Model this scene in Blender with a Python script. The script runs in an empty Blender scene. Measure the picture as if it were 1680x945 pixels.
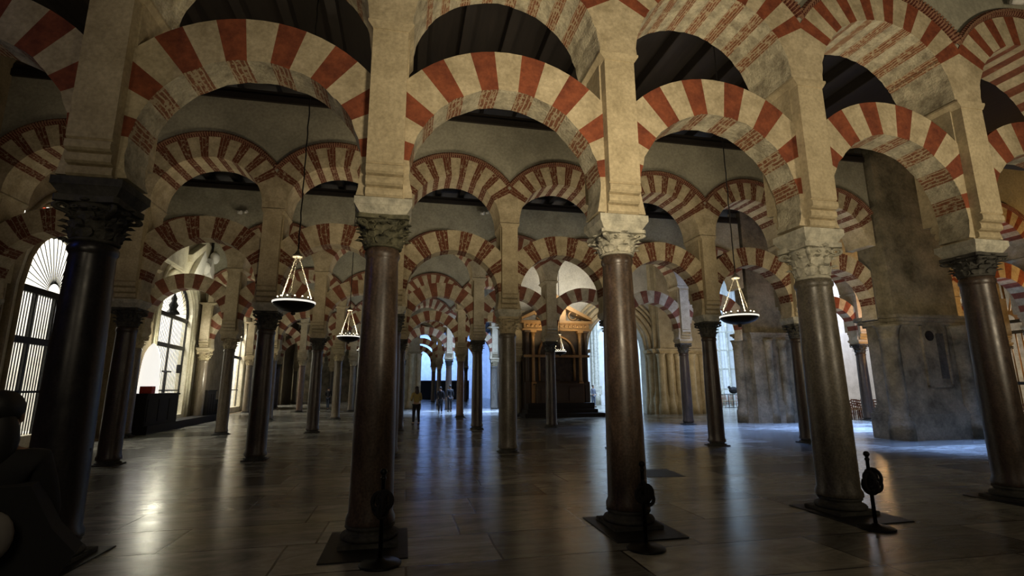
import bpy, bmesh, math, random
from mathutils import Vector, Matrix
random.seed(7)
C = bpy.context.scene.collection
SC = bpy.context.scene
PI = math.pi
def R(d): return math.radians(d)

# ---------------------------------------------------------------- camera
cam = bpy.data.cameras.new('camera'); camo = bpy.data.objects.new('camera', cam); C.objects.link(camo)
rt = Vector((0.97864, -0.20553, -0.00503)); up = Vector((-0.03503, -0.19080, 0.98100)); fw = Vector((0.20258, 0.95987, 0.19393))
m = Matrix((rt, up, -fw)).transposed().to_4x4(); m.translation = Vector((3.1924, -6.0406, 1.6))
camo.matrix_world = m
cam.sensor_width = 36; cam.sensor_fit = 'HORIZONTAL'; cam.lens = 825.7/1680*36
cam.clip_start = .05; cam.clip_end = 400
SC.camera = camo
# ---------------------------------------------------------------- world, exposure
w = bpy.data.worlds.new('world'); SC.world = w; w.use_nodes = True
w.node_tree.nodes['Background'].inputs[0].default_value = (.62, .68, .8, 1)
w.node_tree.nodes['Background'].inputs[1].default_value = .012
SC.view_settings.view_transform = 'Standard'; SC.view_settings.look = 'None'
SC.view_settings.exposure = 0; SC.view_settings.gamma = 1; SC.view_settings.use_curve_mapping = False
# ---------------------------------------------------------------- lights
WARM = (1, .83, .57); NEUT = (1, .92, .78); COOL = (.42, .60, 1); ORNG = (1, .55, .18)
def light(kind, loc, power, col, size=.5, size_y=None, to=None, spread=None, name='lamp_light'):
    l = bpy.data.lights.new(name, kind); l.energy = power; l.color = col
    if kind == 'AREA':
        l.shape = 'RECTANGLE' if size_y else 'DISK'; l.size = size
        if size_y: l.size_y = size_y
        if spread: l.spread = spread
    elif kind in ('POINT', 'SPOT'):
        l.shadow_soft_size = size
    o = bpy.data.objects.new(name, l); C.objects.link(o); o.location = loc
    if to is not None:
        o.rotation_euler = (Vector(to)-Vector(loc)).to_track_quat('-Z', 'Y').to_euler()
    return o
# nave the camera stands in: lamps on the arcade behind, thrown up at the arches
light('AREA', (4.8, -4.6, 2.7), 108, WARM, 1.0, to=(5.8, 0, 6.0), spread=R(120))
light('AREA', (11.5, -5.6, 2.9), 95, WARM, 1.2, to=(11.2, 0, 5.8), spread=R(125))
light('AREA', (2.0, -8.3, 4.5), 40, WARM, 2.0, to=(3.0, -2, 0))  # added warm fill from behind, aimed down at the near floor
light('AREA', (-1.0, -5.2, 2.9), 6, WARM, 1.0, to=(.8, 0, 6.2), spread=R(115))
# cool daylight of the bright crossing, falling from high windows on the right and beyond
light('AREA', (25, 30, 15), 7500, (.45, .64, 1), 9, 7, to=(23, 29, 0))
light('AREA', (20.5, 10.9, 9.0), 620, (.24, .42, 1), 4, 1.2, to=(20.5, 10.9, 0), spread=R(45))
light('AREA', (18.5, 4.9, 9.0), 170, (.24, .42, 1), 5, .8, to=(18.5, 4.9, 0), spread=R(26))
light('AREA', (25.0, 12.0, 9.0), 300, (.3, .5, 1), 3, 2, to=(25, 12, 0), spread=R(50))
light('AREA', (15.5, 11.0, 9.0), 300, (.24, .42, 1), 4, 2, to=(15, 11.0, 0), spread=R(70))
light('AREA', (8, 29, 9.0), 1200, (.38, .56, 1), 4, 3, to=(8, 29, 0), spread=R(75))
light('AREA', (-5, -2.2, 5.2), 9, (.05, .14, 1), .12, 1.6, to=(0, 0, 3.2))  # added blue accent strip at left for the glint on the shafts
light('AREA', (7, 66, 9.3), 4200, (.22, .40, 1), 10, 4, to=(7, 72, 4))

# ---------------------------------------------------------------- materials
def nt(name):
    mt = bpy.data.materials.new(name); mt.use_nodes = True
    n = mt.node_tree; return mt, n.nodes, n.links, n.nodes['Principled BSDF']
def N(ns, t, **k):
    x = ns.new(t)
    for a, b in k.items():
        if a in x.inputs: x.inputs[a].default_value = b
        else: setattr(x, a, b)
    return x
def ramp(ns, pts):
    r = ns.new('ShaderNodeValToRGB'); e = r.color_ramp.elements
    while len(e) < len(pts): e.new(.5)
    for i, (p, c) in enumerate(pts):
        e[i].position = p; e[i].color = tuple(c)+(1,) if len(c) == 3 else c
    return r
def c3(h):
    v = [int(h[i:i+2], 16)/255 for i in (0, 2, 4)]
    return tuple((x/12.92 if x <= .04045 else ((x+.055)/1.055)**2.4) for x in v)
def stone(name, a, b, scale=2.5, rough=.85, bump=.25, c=None, fine=22, spec=.3):
    mt, ns, L, B = nt(name)
    g = N(ns, 'ShaderNodeNewGeometry')
    n1 = N(ns, 'ShaderNodeTexNoise', Scale=scale, Detail=8, Roughness=.65)
    n2 = N(ns, 'ShaderNodeTexNoise', Scale=fine, Detail=4, Roughness=.6)
    L.new(g.outputs['Position'], n1.inputs['Vector']); L.new(g.outputs['Position'], n2.inputs['Vector'])
    pts = [(.32, a), (.62, b)] + ([(.75, c)] if c else [])
    r = ramp(ns, pts); L.new(n1.outputs['Fac'], r.inputs[0])
    mx = N(ns, 'ShaderNodeMixRGB', blend_type='OVERLAY'); mx.inputs[0].default_value = .45
    L.new(r.outputs[0], mx.inputs[1]); L.new(n2.outputs['Fac'], mx.inputs[2]); L.new(mx.outputs[0], B.inputs['Base Color'])
    bp = N(ns, 'ShaderNodeBump', Strength=bump, Distance=.03); L.new(n2.outputs['Fac'], bp.inputs['Height']); L.new(bp.outputs[0], B.inputs['Normal'])
    B.inputs['Roughness'].default_value = rough; B.inputs['Specular IOR Level'].default_value = spec
    return mt
def brick(name, red, mortar, lines=3.0, amount=.30, worn=.5, rough=.85):
    """thin bricks standing in a voussoir: UV x runs across the voussoir, UV y along it in metres"""
    mt, ns, L, B = nt(name)
    tc = N(ns, 'ShaderNodeTexCoord'); sp = N(ns, 'ShaderNodeSeparateXYZ'); L.new(tc.outputs['UV'], sp.inputs[0])
    g = N(ns, 'ShaderNodeNewGeometry')
    nz = N(ns, 'ShaderNodeTexNoise', Scale=6, Detail=5); L.new(g.outputs['Position'], nz.inputs['Vector'])
    m1 = N(ns, 'ShaderNodeMath', operation='MULTIPLY'); m1.inputs[1].default_value = lines; L.new(sp.outputs[0], m1.inputs[0])
    ns_ = N(ns, 'ShaderNodeMath', operation='MULTIPLY_ADD'); ns_.inputs[1].default_value = worn; L.new(nz.outputs['Fac'], ns_.inputs[0]); L.new(m1.outputs[0], ns_.inputs[2])
    fr = N(ns, 'ShaderNodeMath', operation='FRACT'); L.new(ns_.outputs[0], fr.inputs[0])
    n3 = N(ns, 'ShaderNodeTexNoise', Scale=3.2, Detail=6, Roughness=.7); L.new(g.outputs['Position'], n3.inputs['Vector'])
    th = N(ns, 'ShaderNodeMath', operation='MULTIPLY_ADD'); th.inputs[1].default_value = amount*2.2; th.inputs[2].default_value = -amount*.35
    L.new(n3.outputs['Fac'], th.inputs[0])
    ls = N(ns, 'ShaderNodeMath', operation='LESS_THAN'); L.new(fr.outputs[0], ls.inputs[0]); L.new(th.outputs[0], ls.inputs[1])
    n5 = N(ns, 'ShaderNodeTexNoise', Scale=13, Detail=6, Roughness=.75); L.new(g.outputs['Position'], n5.inputs['Vector'])
    g5 = N(ns, 'ShaderNodeMath', operation='GREATER_THAN'); g5.inputs[1].default_value = .60-worn*.06; L.new(n5.outputs['Fac'], g5.inputs[0])
    l5 = N(ns, 'ShaderNodeMath', operation='MAXIMUM'); L.new(ls.outputs[0], l5.inputs[0]); L.new(g5.outputs[0], l5.inputs[1]); ls = l5
    n2 = N(ns, 'ShaderNodeTexNoise', Scale=25, Detail=4); L.new(g.outputs['Position'], n2.inputs['Vector'])
    rr = ramp(ns, [(.3, tuple(x*.55 for x in red)), (.7, red)]); L.new(n2.outputs['Fac'], rr.inputs[0])
    mx = N(ns, 'ShaderNodeMixRGB'); L.new(ls.outputs[0], mx.inputs[0]); L.new(rr.outputs[0], mx.inputs[1]); mx.inputs[2].default_value = mortar+(1,)
    L.new(mx.outputs[0], B.inputs['Base Color'])
    ad = N(ns, 'ShaderNodeMath', operation='ADD'); L.new(ls.outputs[0], ad.inputs[0]); L.new(n2.outputs['Fac'], ad.inputs[1])
    bp = N(ns, 'ShaderNodeBump', Strength=.5, Distance=.02); L.new(ad.outputs[0], bp.inputs['Height']); L.new(bp.outputs[0], B.inputs['Normal'])
    B.inputs['Roughness'].default_value = rough; B.inputs['Specular IOR Level'].default_value = .2
    return mt
def plain(name, col, rough=.6, metal=0, emit=None, es=0):
    mt, ns, L, B = nt(name)
    g = N(ns, 'ShaderNodeNewGeometry'); n1 = N(ns, 'ShaderNodeTexNoise', Scale=9, Detail=3)
    L.new(g.outputs['Position'], n1.inputs['Vector'])
    r = ramp(ns, [(.3, tuple(x*.75 for x in col)), (.7, col)]); L.new(n1.outputs['Fac'], r.inputs[0]); L.new(r.outputs[0], B.inputs['Base Color'])
    B.inputs['Roughness'].default_value = rough; B.inputs['Metallic'].default_value = metal
    if emit: B.inputs['Emission Color'].default_value = emit+(1,); B.inputs['Emission Strength'].default_value = es
    return mt
def marble(name, a, b, scale=4, rough=.22):
    mt, ns, L, B = nt(name)
    g = N(ns, 'ShaderNodeNewGeometry')
    mp = N(ns, 'ShaderNodeMapping'); mp.inputs['Scale'].default_value = (1, 1, .35); L.new(g.outputs['Position'], mp.inputs[0])
    n1 = N(ns, 'ShaderNodeTexNoise', Scale=scale, Detail=10, Roughness=.7, Distortion=1.2); L.new(mp.outputs[0], n1.inputs['Vector'])
    n2 = N(ns, 'ShaderNodeTexVoronoi', Scale=38); L.new(g.outputs['Position'], n2.inputs['Vector'])
    r = ramp(ns, [(.3, a), (.68, b)]); L.new(n1.outputs['Fac'], r.inputs[0])
    mx = N(ns, 'ShaderNodeMixRGB', blend_type='MULTIPLY'); mx.inputs[0].default_value = .55
    L.new(r.outputs[0], mx.inputs[1]); L.new(n2.outputs['Distance'], mx.inputs[2]); L.new(mx.outputs[0], B.inputs['Base Color'])
    n4 = N(ns, 'ShaderNodeTexNoise', Scale=7, Detail=3); L.new(g.outputs['Position'], n4.inputs['Vector'])
    rr = N(ns, 'ShaderNodeMapRange'); rr.inputs[3].default_value = rough*.6; rr.inputs[4].default_value = rough*1.6
    L.new(n4.outputs['Fac'], rr.inputs[0]); L.new(rr.outputs[0], B.inputs['Roughness'])
    return mt
def floor_mat():
    mt, ns, L, B = nt('floor_marble')
    g = N(ns, 'ShaderNodeNewGeometry')
    mp = N(ns, 'ShaderNodeMapping'); mp.inputs['Rotation'].default_value = (0, 0, 0); L.new(g.outputs['Position'], mp.inputs[0])
    nd = N(ns, 'ShaderNodeTexNoise', Scale=.8, Detail=2); L.new(g.outputs['Position'], nd.inputs['Vector'])
    vm = N(ns, 'ShaderNodeVectorMath', operation='MULTIPLY_ADD'); vm.inputs[1].default_value = (.06, .06, 0)
    L.new(nd.outputs['Color'], vm.inputs[0]); L.new(mp.outputs[0], vm.inputs[2])
    bk = N(ns, 'ShaderNodeTexBrick', Scale=1.0); bk.inputs['Brick Width'].default_value = 2.1; bk.inputs['Row Height'].default_value = .92
    bk.inputs['Mortar Size'].default_value = .013; bk.inputs['Mortar Smooth'].default_value = .3; bk.inputs['Bias'].default_value = .1
    bk.offset = .43; bk.squash = .72; bk.squash_frequency = 3
    bk.inputs['Color1'].default_value = (.58, .57, .49, 1); bk.inputs['Color2'].default_value = (.20, .20, .175, 1); bk.inputs['Mortar'].default_value = (.025, .022, .018, 1)
    L.new(vm.outputs[0], bk.inputs['Vector'])
    n1 = N(ns, 'ShaderNodeTexNoise', Scale=1.6, Detail=9, Roughness=.72, Distortion=1.5)
    m2 = N(ns, 'ShaderNodeMapping'); m2.inputs['Scale'].default_value = (.5, 1.6, 1); L.new(g.outputs['Position'], m2.inputs[0]); L.new(m2.outputs[0], n1.inputs['Vector'])
    r = ramp(ns, [(.33, (.26, .26, .25)), (.66, (1.0, .98, .93))]); L.new(n1.outputs['Fac'], r.inputs[0])
    mx = N(ns, 'ShaderNodeMixRGB', blend_type='MULTIPLY'); mx.inputs[0].default_value = .9
    L.new(bk.outputs['Color'], mx.inputs[1]); L.new(r.outputs[0], mx.inputs[2]); L.new(mx.outputs[0], B.inputs['Base Color'])
    rr = N(ns, 'ShaderNodeMapRange'); rr.inputs[3].default_value = .10; rr.inputs[4].default_value = .34
    L.new(n1.outputs['Fac'], rr.inputs[0]); L.new(rr.outputs[0], B.inputs['Roughness'])
    ma = N(ns, 'ShaderNodeMath', operation='MULTIPLY_ADD'); ma.inputs[1].default_value = -1.0; L.new(bk.outputs['Fac'], ma.inputs[0])
    m3 = N(ns, 'ShaderNodeMath', operation='MULTIPLY'); m3.inputs[1].default_value = .35; L.new(n1.outputs['Fac'], m3.inputs[0]); L.new(m3.outputs[0], ma.inputs[2])
    bp = N(ns, 'ShaderNodeBump', Strength=.25, Distance=.02); L.new(ma.outputs[0], bp.inputs['Height']); L.new(bp.outputs[0], B.inputs['Normal']); B.inputs['Specular IOR Level'].default_value = .42
    return mt
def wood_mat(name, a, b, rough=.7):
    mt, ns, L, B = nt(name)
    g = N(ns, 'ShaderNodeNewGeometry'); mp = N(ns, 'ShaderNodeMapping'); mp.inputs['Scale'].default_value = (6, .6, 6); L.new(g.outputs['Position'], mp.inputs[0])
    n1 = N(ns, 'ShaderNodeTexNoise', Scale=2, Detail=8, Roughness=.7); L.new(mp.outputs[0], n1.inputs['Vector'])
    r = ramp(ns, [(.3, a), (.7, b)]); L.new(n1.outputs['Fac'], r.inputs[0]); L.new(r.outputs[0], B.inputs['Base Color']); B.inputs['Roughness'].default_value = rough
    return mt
CREAM = (.52, .44, .29); CREAM2 = (.31, .255, .155)
M = dict(
    floor=floor_mat(),
    cream=stone('arch_stone_cream', CREAM2, CREAM, 3, .85, .2),
    red=stone('arch_brick_red', (.13, .034, .017), (.25, .070, .030), 5, .8, .2),
    creamr=stone('arch_soffit_stone', (.22, .19, .13), (.58, .53, .38), 5, .9, .9, fine=30),
    redr=brick('arch_soffit_brick', (.27, .115, .058), (.42, .34, .22), 4, .36, 1.0),
    redw=brick('arch_worn_brick', (.17, .058, .030), (.36, .28, .18), 2.6, .13, .6),
    redf=stone('arch_brick_far', (.13, .045, .024), (.22, .080, .042), 4, .85, .2, c=(.30, .19, .12)),
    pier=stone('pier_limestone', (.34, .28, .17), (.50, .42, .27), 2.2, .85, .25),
    wall=stone('wall_plaster', (.26, .25, .19), (.40, .38, .29), 1.1, .9, .15, fine=14),
    white=stone('white_plaster', (.55, .54, .49), (.72, .71, .66), 1.5, .85, .1),
    mould=brick('moulding_terracotta', (.10, .030, .018), (.24, .13, .08), 1.0, .55, .05),
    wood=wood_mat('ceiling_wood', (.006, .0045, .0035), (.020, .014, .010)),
    darkstone=stone('dark_stone', (.035, .034, .03), (.09, .085, .07), 4, .8, .3),
    greystone=stone('grey_capital_stone', (.30, .29, .23), (.55, .52, .41), 6, .75, .4),
    greenstone=stone('mossy_capital_stone', (.05, .05, .035), (.16, .15, .09), 7, .8, .5),
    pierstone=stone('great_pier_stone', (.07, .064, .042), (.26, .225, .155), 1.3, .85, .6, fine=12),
    m_brown=marble('marble_brown', (.040, .026, .018), (.17, .115, .078), 6, .33),
    m_grey=marble('marble_grey', (.08, .068, .05), (.22, .19, .14), 6, .36),
    m_black=marble('marble_black', (.012, .011, .012), (.045, .038, .036), 6, .30),
    m_dark=marble('marble_dark_brown', (.030, .021, .016), (.11, .075, .052), 6, .33),
    m_pink=marble('marble_pinkish', (.15, .085, .055), (.27, .17, .11), 5, .3),
    m_tan=marble('marble_tan', (.13, .10, .065), (.25, .20, .13), 5, .3),
    slab=stone('black_slab_stone', (.006, .006, .006), (.018, .017, .016), 5, .5, .1),
    iron=plain('black_iron', (.012, .012, .012), .45, .6),
    bronze=plain('dark_bronze', (.03, .026, .018), .4, .8),
    silver=plain('silver_rim', (.42, .40, .34), .45, .85),
    lens=plain('lamp_rim_glass', (.8, .8, .75), .4, 0, (1, .97, .88), .9),
    bulb=plain('lamp_flame', (1, .9, .7), .5, 0, (1, .88, .62), 4),
    gold=plain('gilded_wood', (.34, .20, .08), .45, .35),
    dwood=plain('dark_carved_wood', (.010, .007, .005), .85),
    wood2=plain('altar_wood', (.06, .036, .02), .6),
    paint=stone('dark_painting', (.010, .009, .008), (.06, .04, .025), 3, .4, .05),
    rope=plain('black_rope', (.012, .010, .010), .9),
    chair=plain('reddish_chair_wood', (.22, .075, .03), .5),
    rush=plain('rush_seat', (.34, .20, .08), .8),
)
# ---------------------------------------------------------------- mesh helpers
def new_obj(name, bm, mats, parent=None, smooth=False, recalc=True):
    if recalc: bmesh.ops.recalc_face_normals(bm, faces=bm.faces)
    me = bpy.data.meshes.new(name); bm.to_mesh(me); bm.free()
    if not isinstance(mats, (list, tuple)): mats = [mats]
    for x in mats: me.materials.append(x)
    if smooth:
        for p in me.polygons: p.use_smooth = True
    o = bpy.data.objects.new(name, me); C.objects.link(o)
    if parent: o.parent = parent
    return o
def struct(o, label=None):
    o['kind'] = 'structure'
    if label: o['label'] = label
    return o
def thing(name, label, cat, loc=(0, 0, 0), rz=0, group=None):
    o = bpy.data.objects.new(name, None); C.objects.link(o); o.location = loc; o.rotation_euler = (0, 0, rz)
    o.empty_display_size = .2
    return tag(o, label, cat, group)
def tag(o, label, cat, group=None):
    o['label'] = label; o['category'] = cat
    if group: o['group'] = group
    return o
def link_mesh(name, me, parent, loc=(0, 0, 0), scale=None, rot=None):
    o = bpy.data.objects.new(name, me); C.objects.link(o); o.parent = parent; o.location = loc
    if scale: o.scale = scale
    if rot: o.rotation_euler = rot
    return o
def box(bm, x0, x1, y0, y1, z0, z1, bev=0, mi=0, mat=None):
    v = [bm.verts.new((x, y, z)) for z in (z0, z1) for y in (y0, y1) for x in (x0, x1)]
    fs = [bm.faces.new([v[i] for i in q]) for q in ((0, 2, 3, 1), (4, 5, 7, 6), (0, 1, 5, 4), (2, 6, 7, 3), (0, 4, 6, 2), (1, 3, 7, 5))]
    for f in fs: f.material_index = mi
    if mat is not None: bmesh.ops.transform(bm, matrix=mat, verts=v)
    if bev: bmesh.ops.bevel(bm, geom=list({e for f in fs for e in f.edges}), offset=bev, segments=2, affect='EDGES')
    return v
def prism(bm, poly, a0, a1, axis='x', mi=0):
    """poly of 2D points extruded along axis; x: (y,z)  y: (x,z)  z: (x,y)"""
    def P(p, a):
        return {'x': (a, p[0], p[1]), 'y': (p[0], a, p[1]), 'z': (p[0], p[1], a)}[axis]
    A = [bm.verts.new(P(p, a0)) for p in poly]; B = [bm.verts.new(P(p, a1)) for p in poly]
    n = len(poly); fs = [bm.faces.new(A), bm.faces.new(B[::-1])]
    for i in range(n): fs.append(bm.faces.new((A[i], B[i], B[(i+1) % n], A[(i+1) % n])))
    for f in fs: f.material_index = mi
def lathe(bm, prof, seg=32, cx=0, cy=0, cap=True, mi=0, sq=None):
    rings = []
    for r, z in prof:
        rings.append([bm.verts.new((cx+r*math.cos(2*PI*i/seg), cy+r*math.sin(2*PI*i/seg), z)) for i in range(seg)])
    for a, b in zip(rings, rings[1:]):
        for i in range(seg):
            f = bm.faces.new((a[i], a[(i+1) % seg], b[(i+1) % seg], b[i])); f.material_index = mi; f.smooth = True
    if cap:
        bm.faces.new(rings[0][::-1]).material_index = mi; bm.faces.new(rings[-1]).material_index = mi
def tube(bm, pts, r, seg=8, closed=False, mi=0):
    pts = [Vector(p) for p in pts]; rs = r if isinstance(r, (list, tuple)) else [r]*len(pts)
    rings = []; prev = None
    n = len(pts)
    for i, p in enumerate(pts):
        if closed: t = pts[(i+1) % n]-pts[i-1]
        else: t = (pts[min(i+1, n-1)]-pts[max(i-1, 0)])
        if t.length < 1e-9: t = Vector((0, 0, 1))
        t.normalize()
        if prev is None: a = t.orthogonal().normalized()
        else: a = (prev-t*prev.dot(t)); a = a.normalized() if a.length > 1e-6 else t.orthogonal().normalized()
        prev = a; b = t.cross(a)
        rings.append([bm.verts.new(p+(a*math.cos(2*PI*k/seg)+b*math.sin(2*PI*k/seg))*rs[i]) for k in range(seg)])
    pr = list(zip(rings, rings[1:])) + ([(rings[-1], rings[0])] if closed else [])
    for A, B in pr:
        for k in range(seg):
            f = bm.faces.new((A[k], A[(k+1) % seg], B[(k+1) % seg], B[k])); f.smooth = True; f.material_index = mi
    if not closed:
        bm.faces.new(rings[0][::-1]).material_index = mi; bm.faces.new(rings[-1]).material_index = mi
def ball(bm, c, r, mi=0, seg=12, sc=(1, 1, 1)):
    ret = bmesh.ops.create_uvsphere(bm, u_segments=seg, v_segments=seg//2+1, radius=r)
    for v in ret['verts']: v.co = Vector((v.co.x*sc[0]+c[0], v.co.y*sc[1]+c[1], v.co.z*sc[2]+c[2]))
    for v in ret['verts']:
        for f in v.link_faces: f.smooth = True; f.material_index = mi

# ---------------------------------------------------------------- arches
def arch_mesh(s, z0, ri, Ro, hw, dy0, dy1, a_start, pair, redw, mats, low, jit=.004, seed=0, plain_below=None):
    """arch ring across a bay of width s centred at x=0; slots: 0 cream face 1 red face 2 cream soffit 3 red soffit"""
    rnd = random.Random(seed)
    bm = bmesh.new(); uvl = bm.loops.layers.uv.new('UVMap')
    ang = []                                # (angle, type, u)
    end = 180-a_start
    k = 0; bounds = [a_start]
    reds = []
    n = int(90/pair)+2
    for i in range(-n, n+1):
        c = 90+(i+.5)*pair
        if c-redw/2 >= plain_below and c+redw/2 <= 180-plain_below: reds.append((c-redw/2, c+redw/2))
    cuts = {a_start, end}
    for a, b in reds: cuts.add(a); cuts.add(b)
    if hw < Ro:
        t = math.degrees(math.acos(hw/Ro))
    else: t = None
    cuts = sorted(cuts)
    segs = []
    for a, b in zip(cuts, cuts[1:]):
        typ = 1 if any(abs(a-x) < .01 for x, _ in reds) else 0
        m_ = max(2, int((b-a)/4.5)); q = [a+(b-a)*j/m_ for j in range(m_+1)]
        for tt in ((t, 180-t) if t is not None else ()):
            if a < tt < b and min(abs(tt-x) for x in q) > .4: q.append(tt)
        q.sort()
        for c, d in zip(q, q[1:]): segs.append((c, d, typ, (c-a)/(b-a), (d-a)/(b-a), a))
    cache = {}
    def pts(a):
        if a in cache: return cache[a]
        ca, sa = math.cos(R(a)), math.sin(R(a))
        r = ri+rnd.uniform(-jit, jit)
        pi_ = (r*ca, z0+r*sa)
        if abs(ca)*Ro > hw:
            sg = 1 if ca > 0 else -1
            zz = z0+hw*abs(sa/ca)*(1 if sa > 0 else -1)
            if sa < 0: zz = pi_[1]
            po = (sg*hw, zz)
        else: po = (Ro*ca, z0+Ro*sa)
        cache[a] = (pi_, po); return cache[a]
    VC = {}
    def vert(key, co):
        if key not in VC: VC[key] = bm.verts.new(co)
        return VC[key]
    def face(vs, mi, uvs):
        f = bm.faces.new(vs); f.material_index = mi
        for l, uv in zip(f.loops, uvs): l[uvl].uv = uv
    for (a, b, typ, u0, u1, k0) in segs:
        (ia, oa), (ib, ob) = pts(a), pts(b)
        off = rnd.random()*.02+k0*.37
        def V(tag_, p, y, a_): return vert((tag_, round(a_, 3), y), (p[0], y, p[1]))
        for y, fl in ((dy0, 0), (dy1, 1)):
            vs = [V('i', ia, y, a), V('o', oa, y, a), V('o', ob, y, b), V('i', ib, y, b)]
            uv = [(u0, off), (u0, off+.5), (u1, off+.5), (u1, off)]
            face(vs, typ, uv)
        d = dy1-dy0
        face([V('i', ia, dy0, a), V('i', ib, dy0, b), V('i', ib, dy1, b), V('i', ia, dy1, a)], 2+typ, [(u0, off), (u1, off), (u1, off+d), (u0, off+d)])
        face([V('o', oa, dy0, a), V('o', oa, dy1, a), V('o', ob, dy1, b), V('o', ob, dy0, b)], typ, [(u0, off), (u0, off+d), (u1, off+d), (u1, off)])
    for a in (a_start, end):
        i_, o_ = pts(a)
        vs = [vert(('i', round(a, 3), dy0), 0), vert(('o', round(a, 3), dy0), 0), vert(('o', round(a, 3), dy1), 0), vert(('i', round(a, 3), dy1), 0)]
        face(vs, 0, [(0, 0), (0, .5), (1, .5), (1, 0)])
    bmesh.ops.recalc_face_normals(bm, faces=bm.faces)
    me = bpy.data.meshes.new('arch'); bm.to_mesh(me); bm.free()
    for x in mats: me.materials.append(x)
    return me
def moulding_mesh(s, z0, R0, R1, y, sgn):
    bm = bmesh.new(); uvl = bm.loops.layers.uv.new('UVMap')
    a0 = math.degrees(math.acos(min(1, (s/2)/((R0+R1)/2)))); n = 44
    prev = None
    for i in range(n+1):
        a = R(a0+(180-2*a0)*i/n); c, s_ = math.cos(a), math.sin(a)
        prof = [(R0, 0), (R0, .035), (R0+.03, .06), (R1-.04, .075), (R1, .05), (R1, 0)]
        ring = [bm.verts.new((r*c, y+sgn*d, z0+r*s_)) for r, d in prof]
        if prev:
            for k in range(len(prof)):
                k2 = (k+1) % len(prof)
                f = bm.faces.new((prev[k], ring[k], ring[k2], prev[k2]))
                L = a*1.8/.055; L0 = R(a0+(180-2*a0)*(i-1)/n)*1.8/.055
                for l, uv in zip(f.loops, ((L0, .0), (L, .0), (L, .1), (L0, .1))): l[uvl].uv = uv
        else: first = ring
        prev = ring
    bm.faces.new(first); bm.faces.new(prev)
    # beads set along the moulding
    nb = 56
    for i in range(nb):
        a = R(a0+1+(178-2*a0)*(i+.5)/nb); rr = (R0+R1)/2+.005
        bmesh.ops.create_cube(bm, size=.034, matrix=Matrix.Translation((rr*math.cos(a), y+sgn*.078, z0+rr*math.sin(a))) @ Matrix.Rotation(-a, 4, 'Y'))
    bmesh.ops.recalc_face_normals(bm, faces=bm.faces)
    me = bpy.data.meshes.new('moulding'); bm.to_mesh(me); bm.free(); me.materials.append(M['mould']); return me
def spandrel(bm, s, z0, Rm, ztop, y0, y1, cx):
    """wall above one arch, its lower edge following the ring"""
    n = 30; top = []; bot = []
    for i in range(n+1):
        x = -s/2+s*i/n; z = z0+math.sqrt(max(0, Rm*Rm-x*x))
        bot.append((cx+x, z)); top.append((cx+x, ztop))
    for i in range(n):
        p = [bot[i], bot[i+1], top[i+1], top[i]]
        for y in (y0, y1): bm.faces.new([bm.verts.new((a, y, b)) for a, b in p])
        bm.faces.new([bm.verts.new(q) for q in ((bot[i][0], y0, bot[i][1]), (bot[i+1][0], y0, bot[i+1][1]), (bot[i+1][0], y1, bot[i+1][1]), (bot[i][0], y1, bot[i][1]))])
        bm.faces.new([bm.verts.new(q) for q in ((top[i][0], y0, ztop), (top[i+1][0], y0, ztop), (top[i+1][0], y1, ztop), (top[i][0], y1, ztop))])

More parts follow.
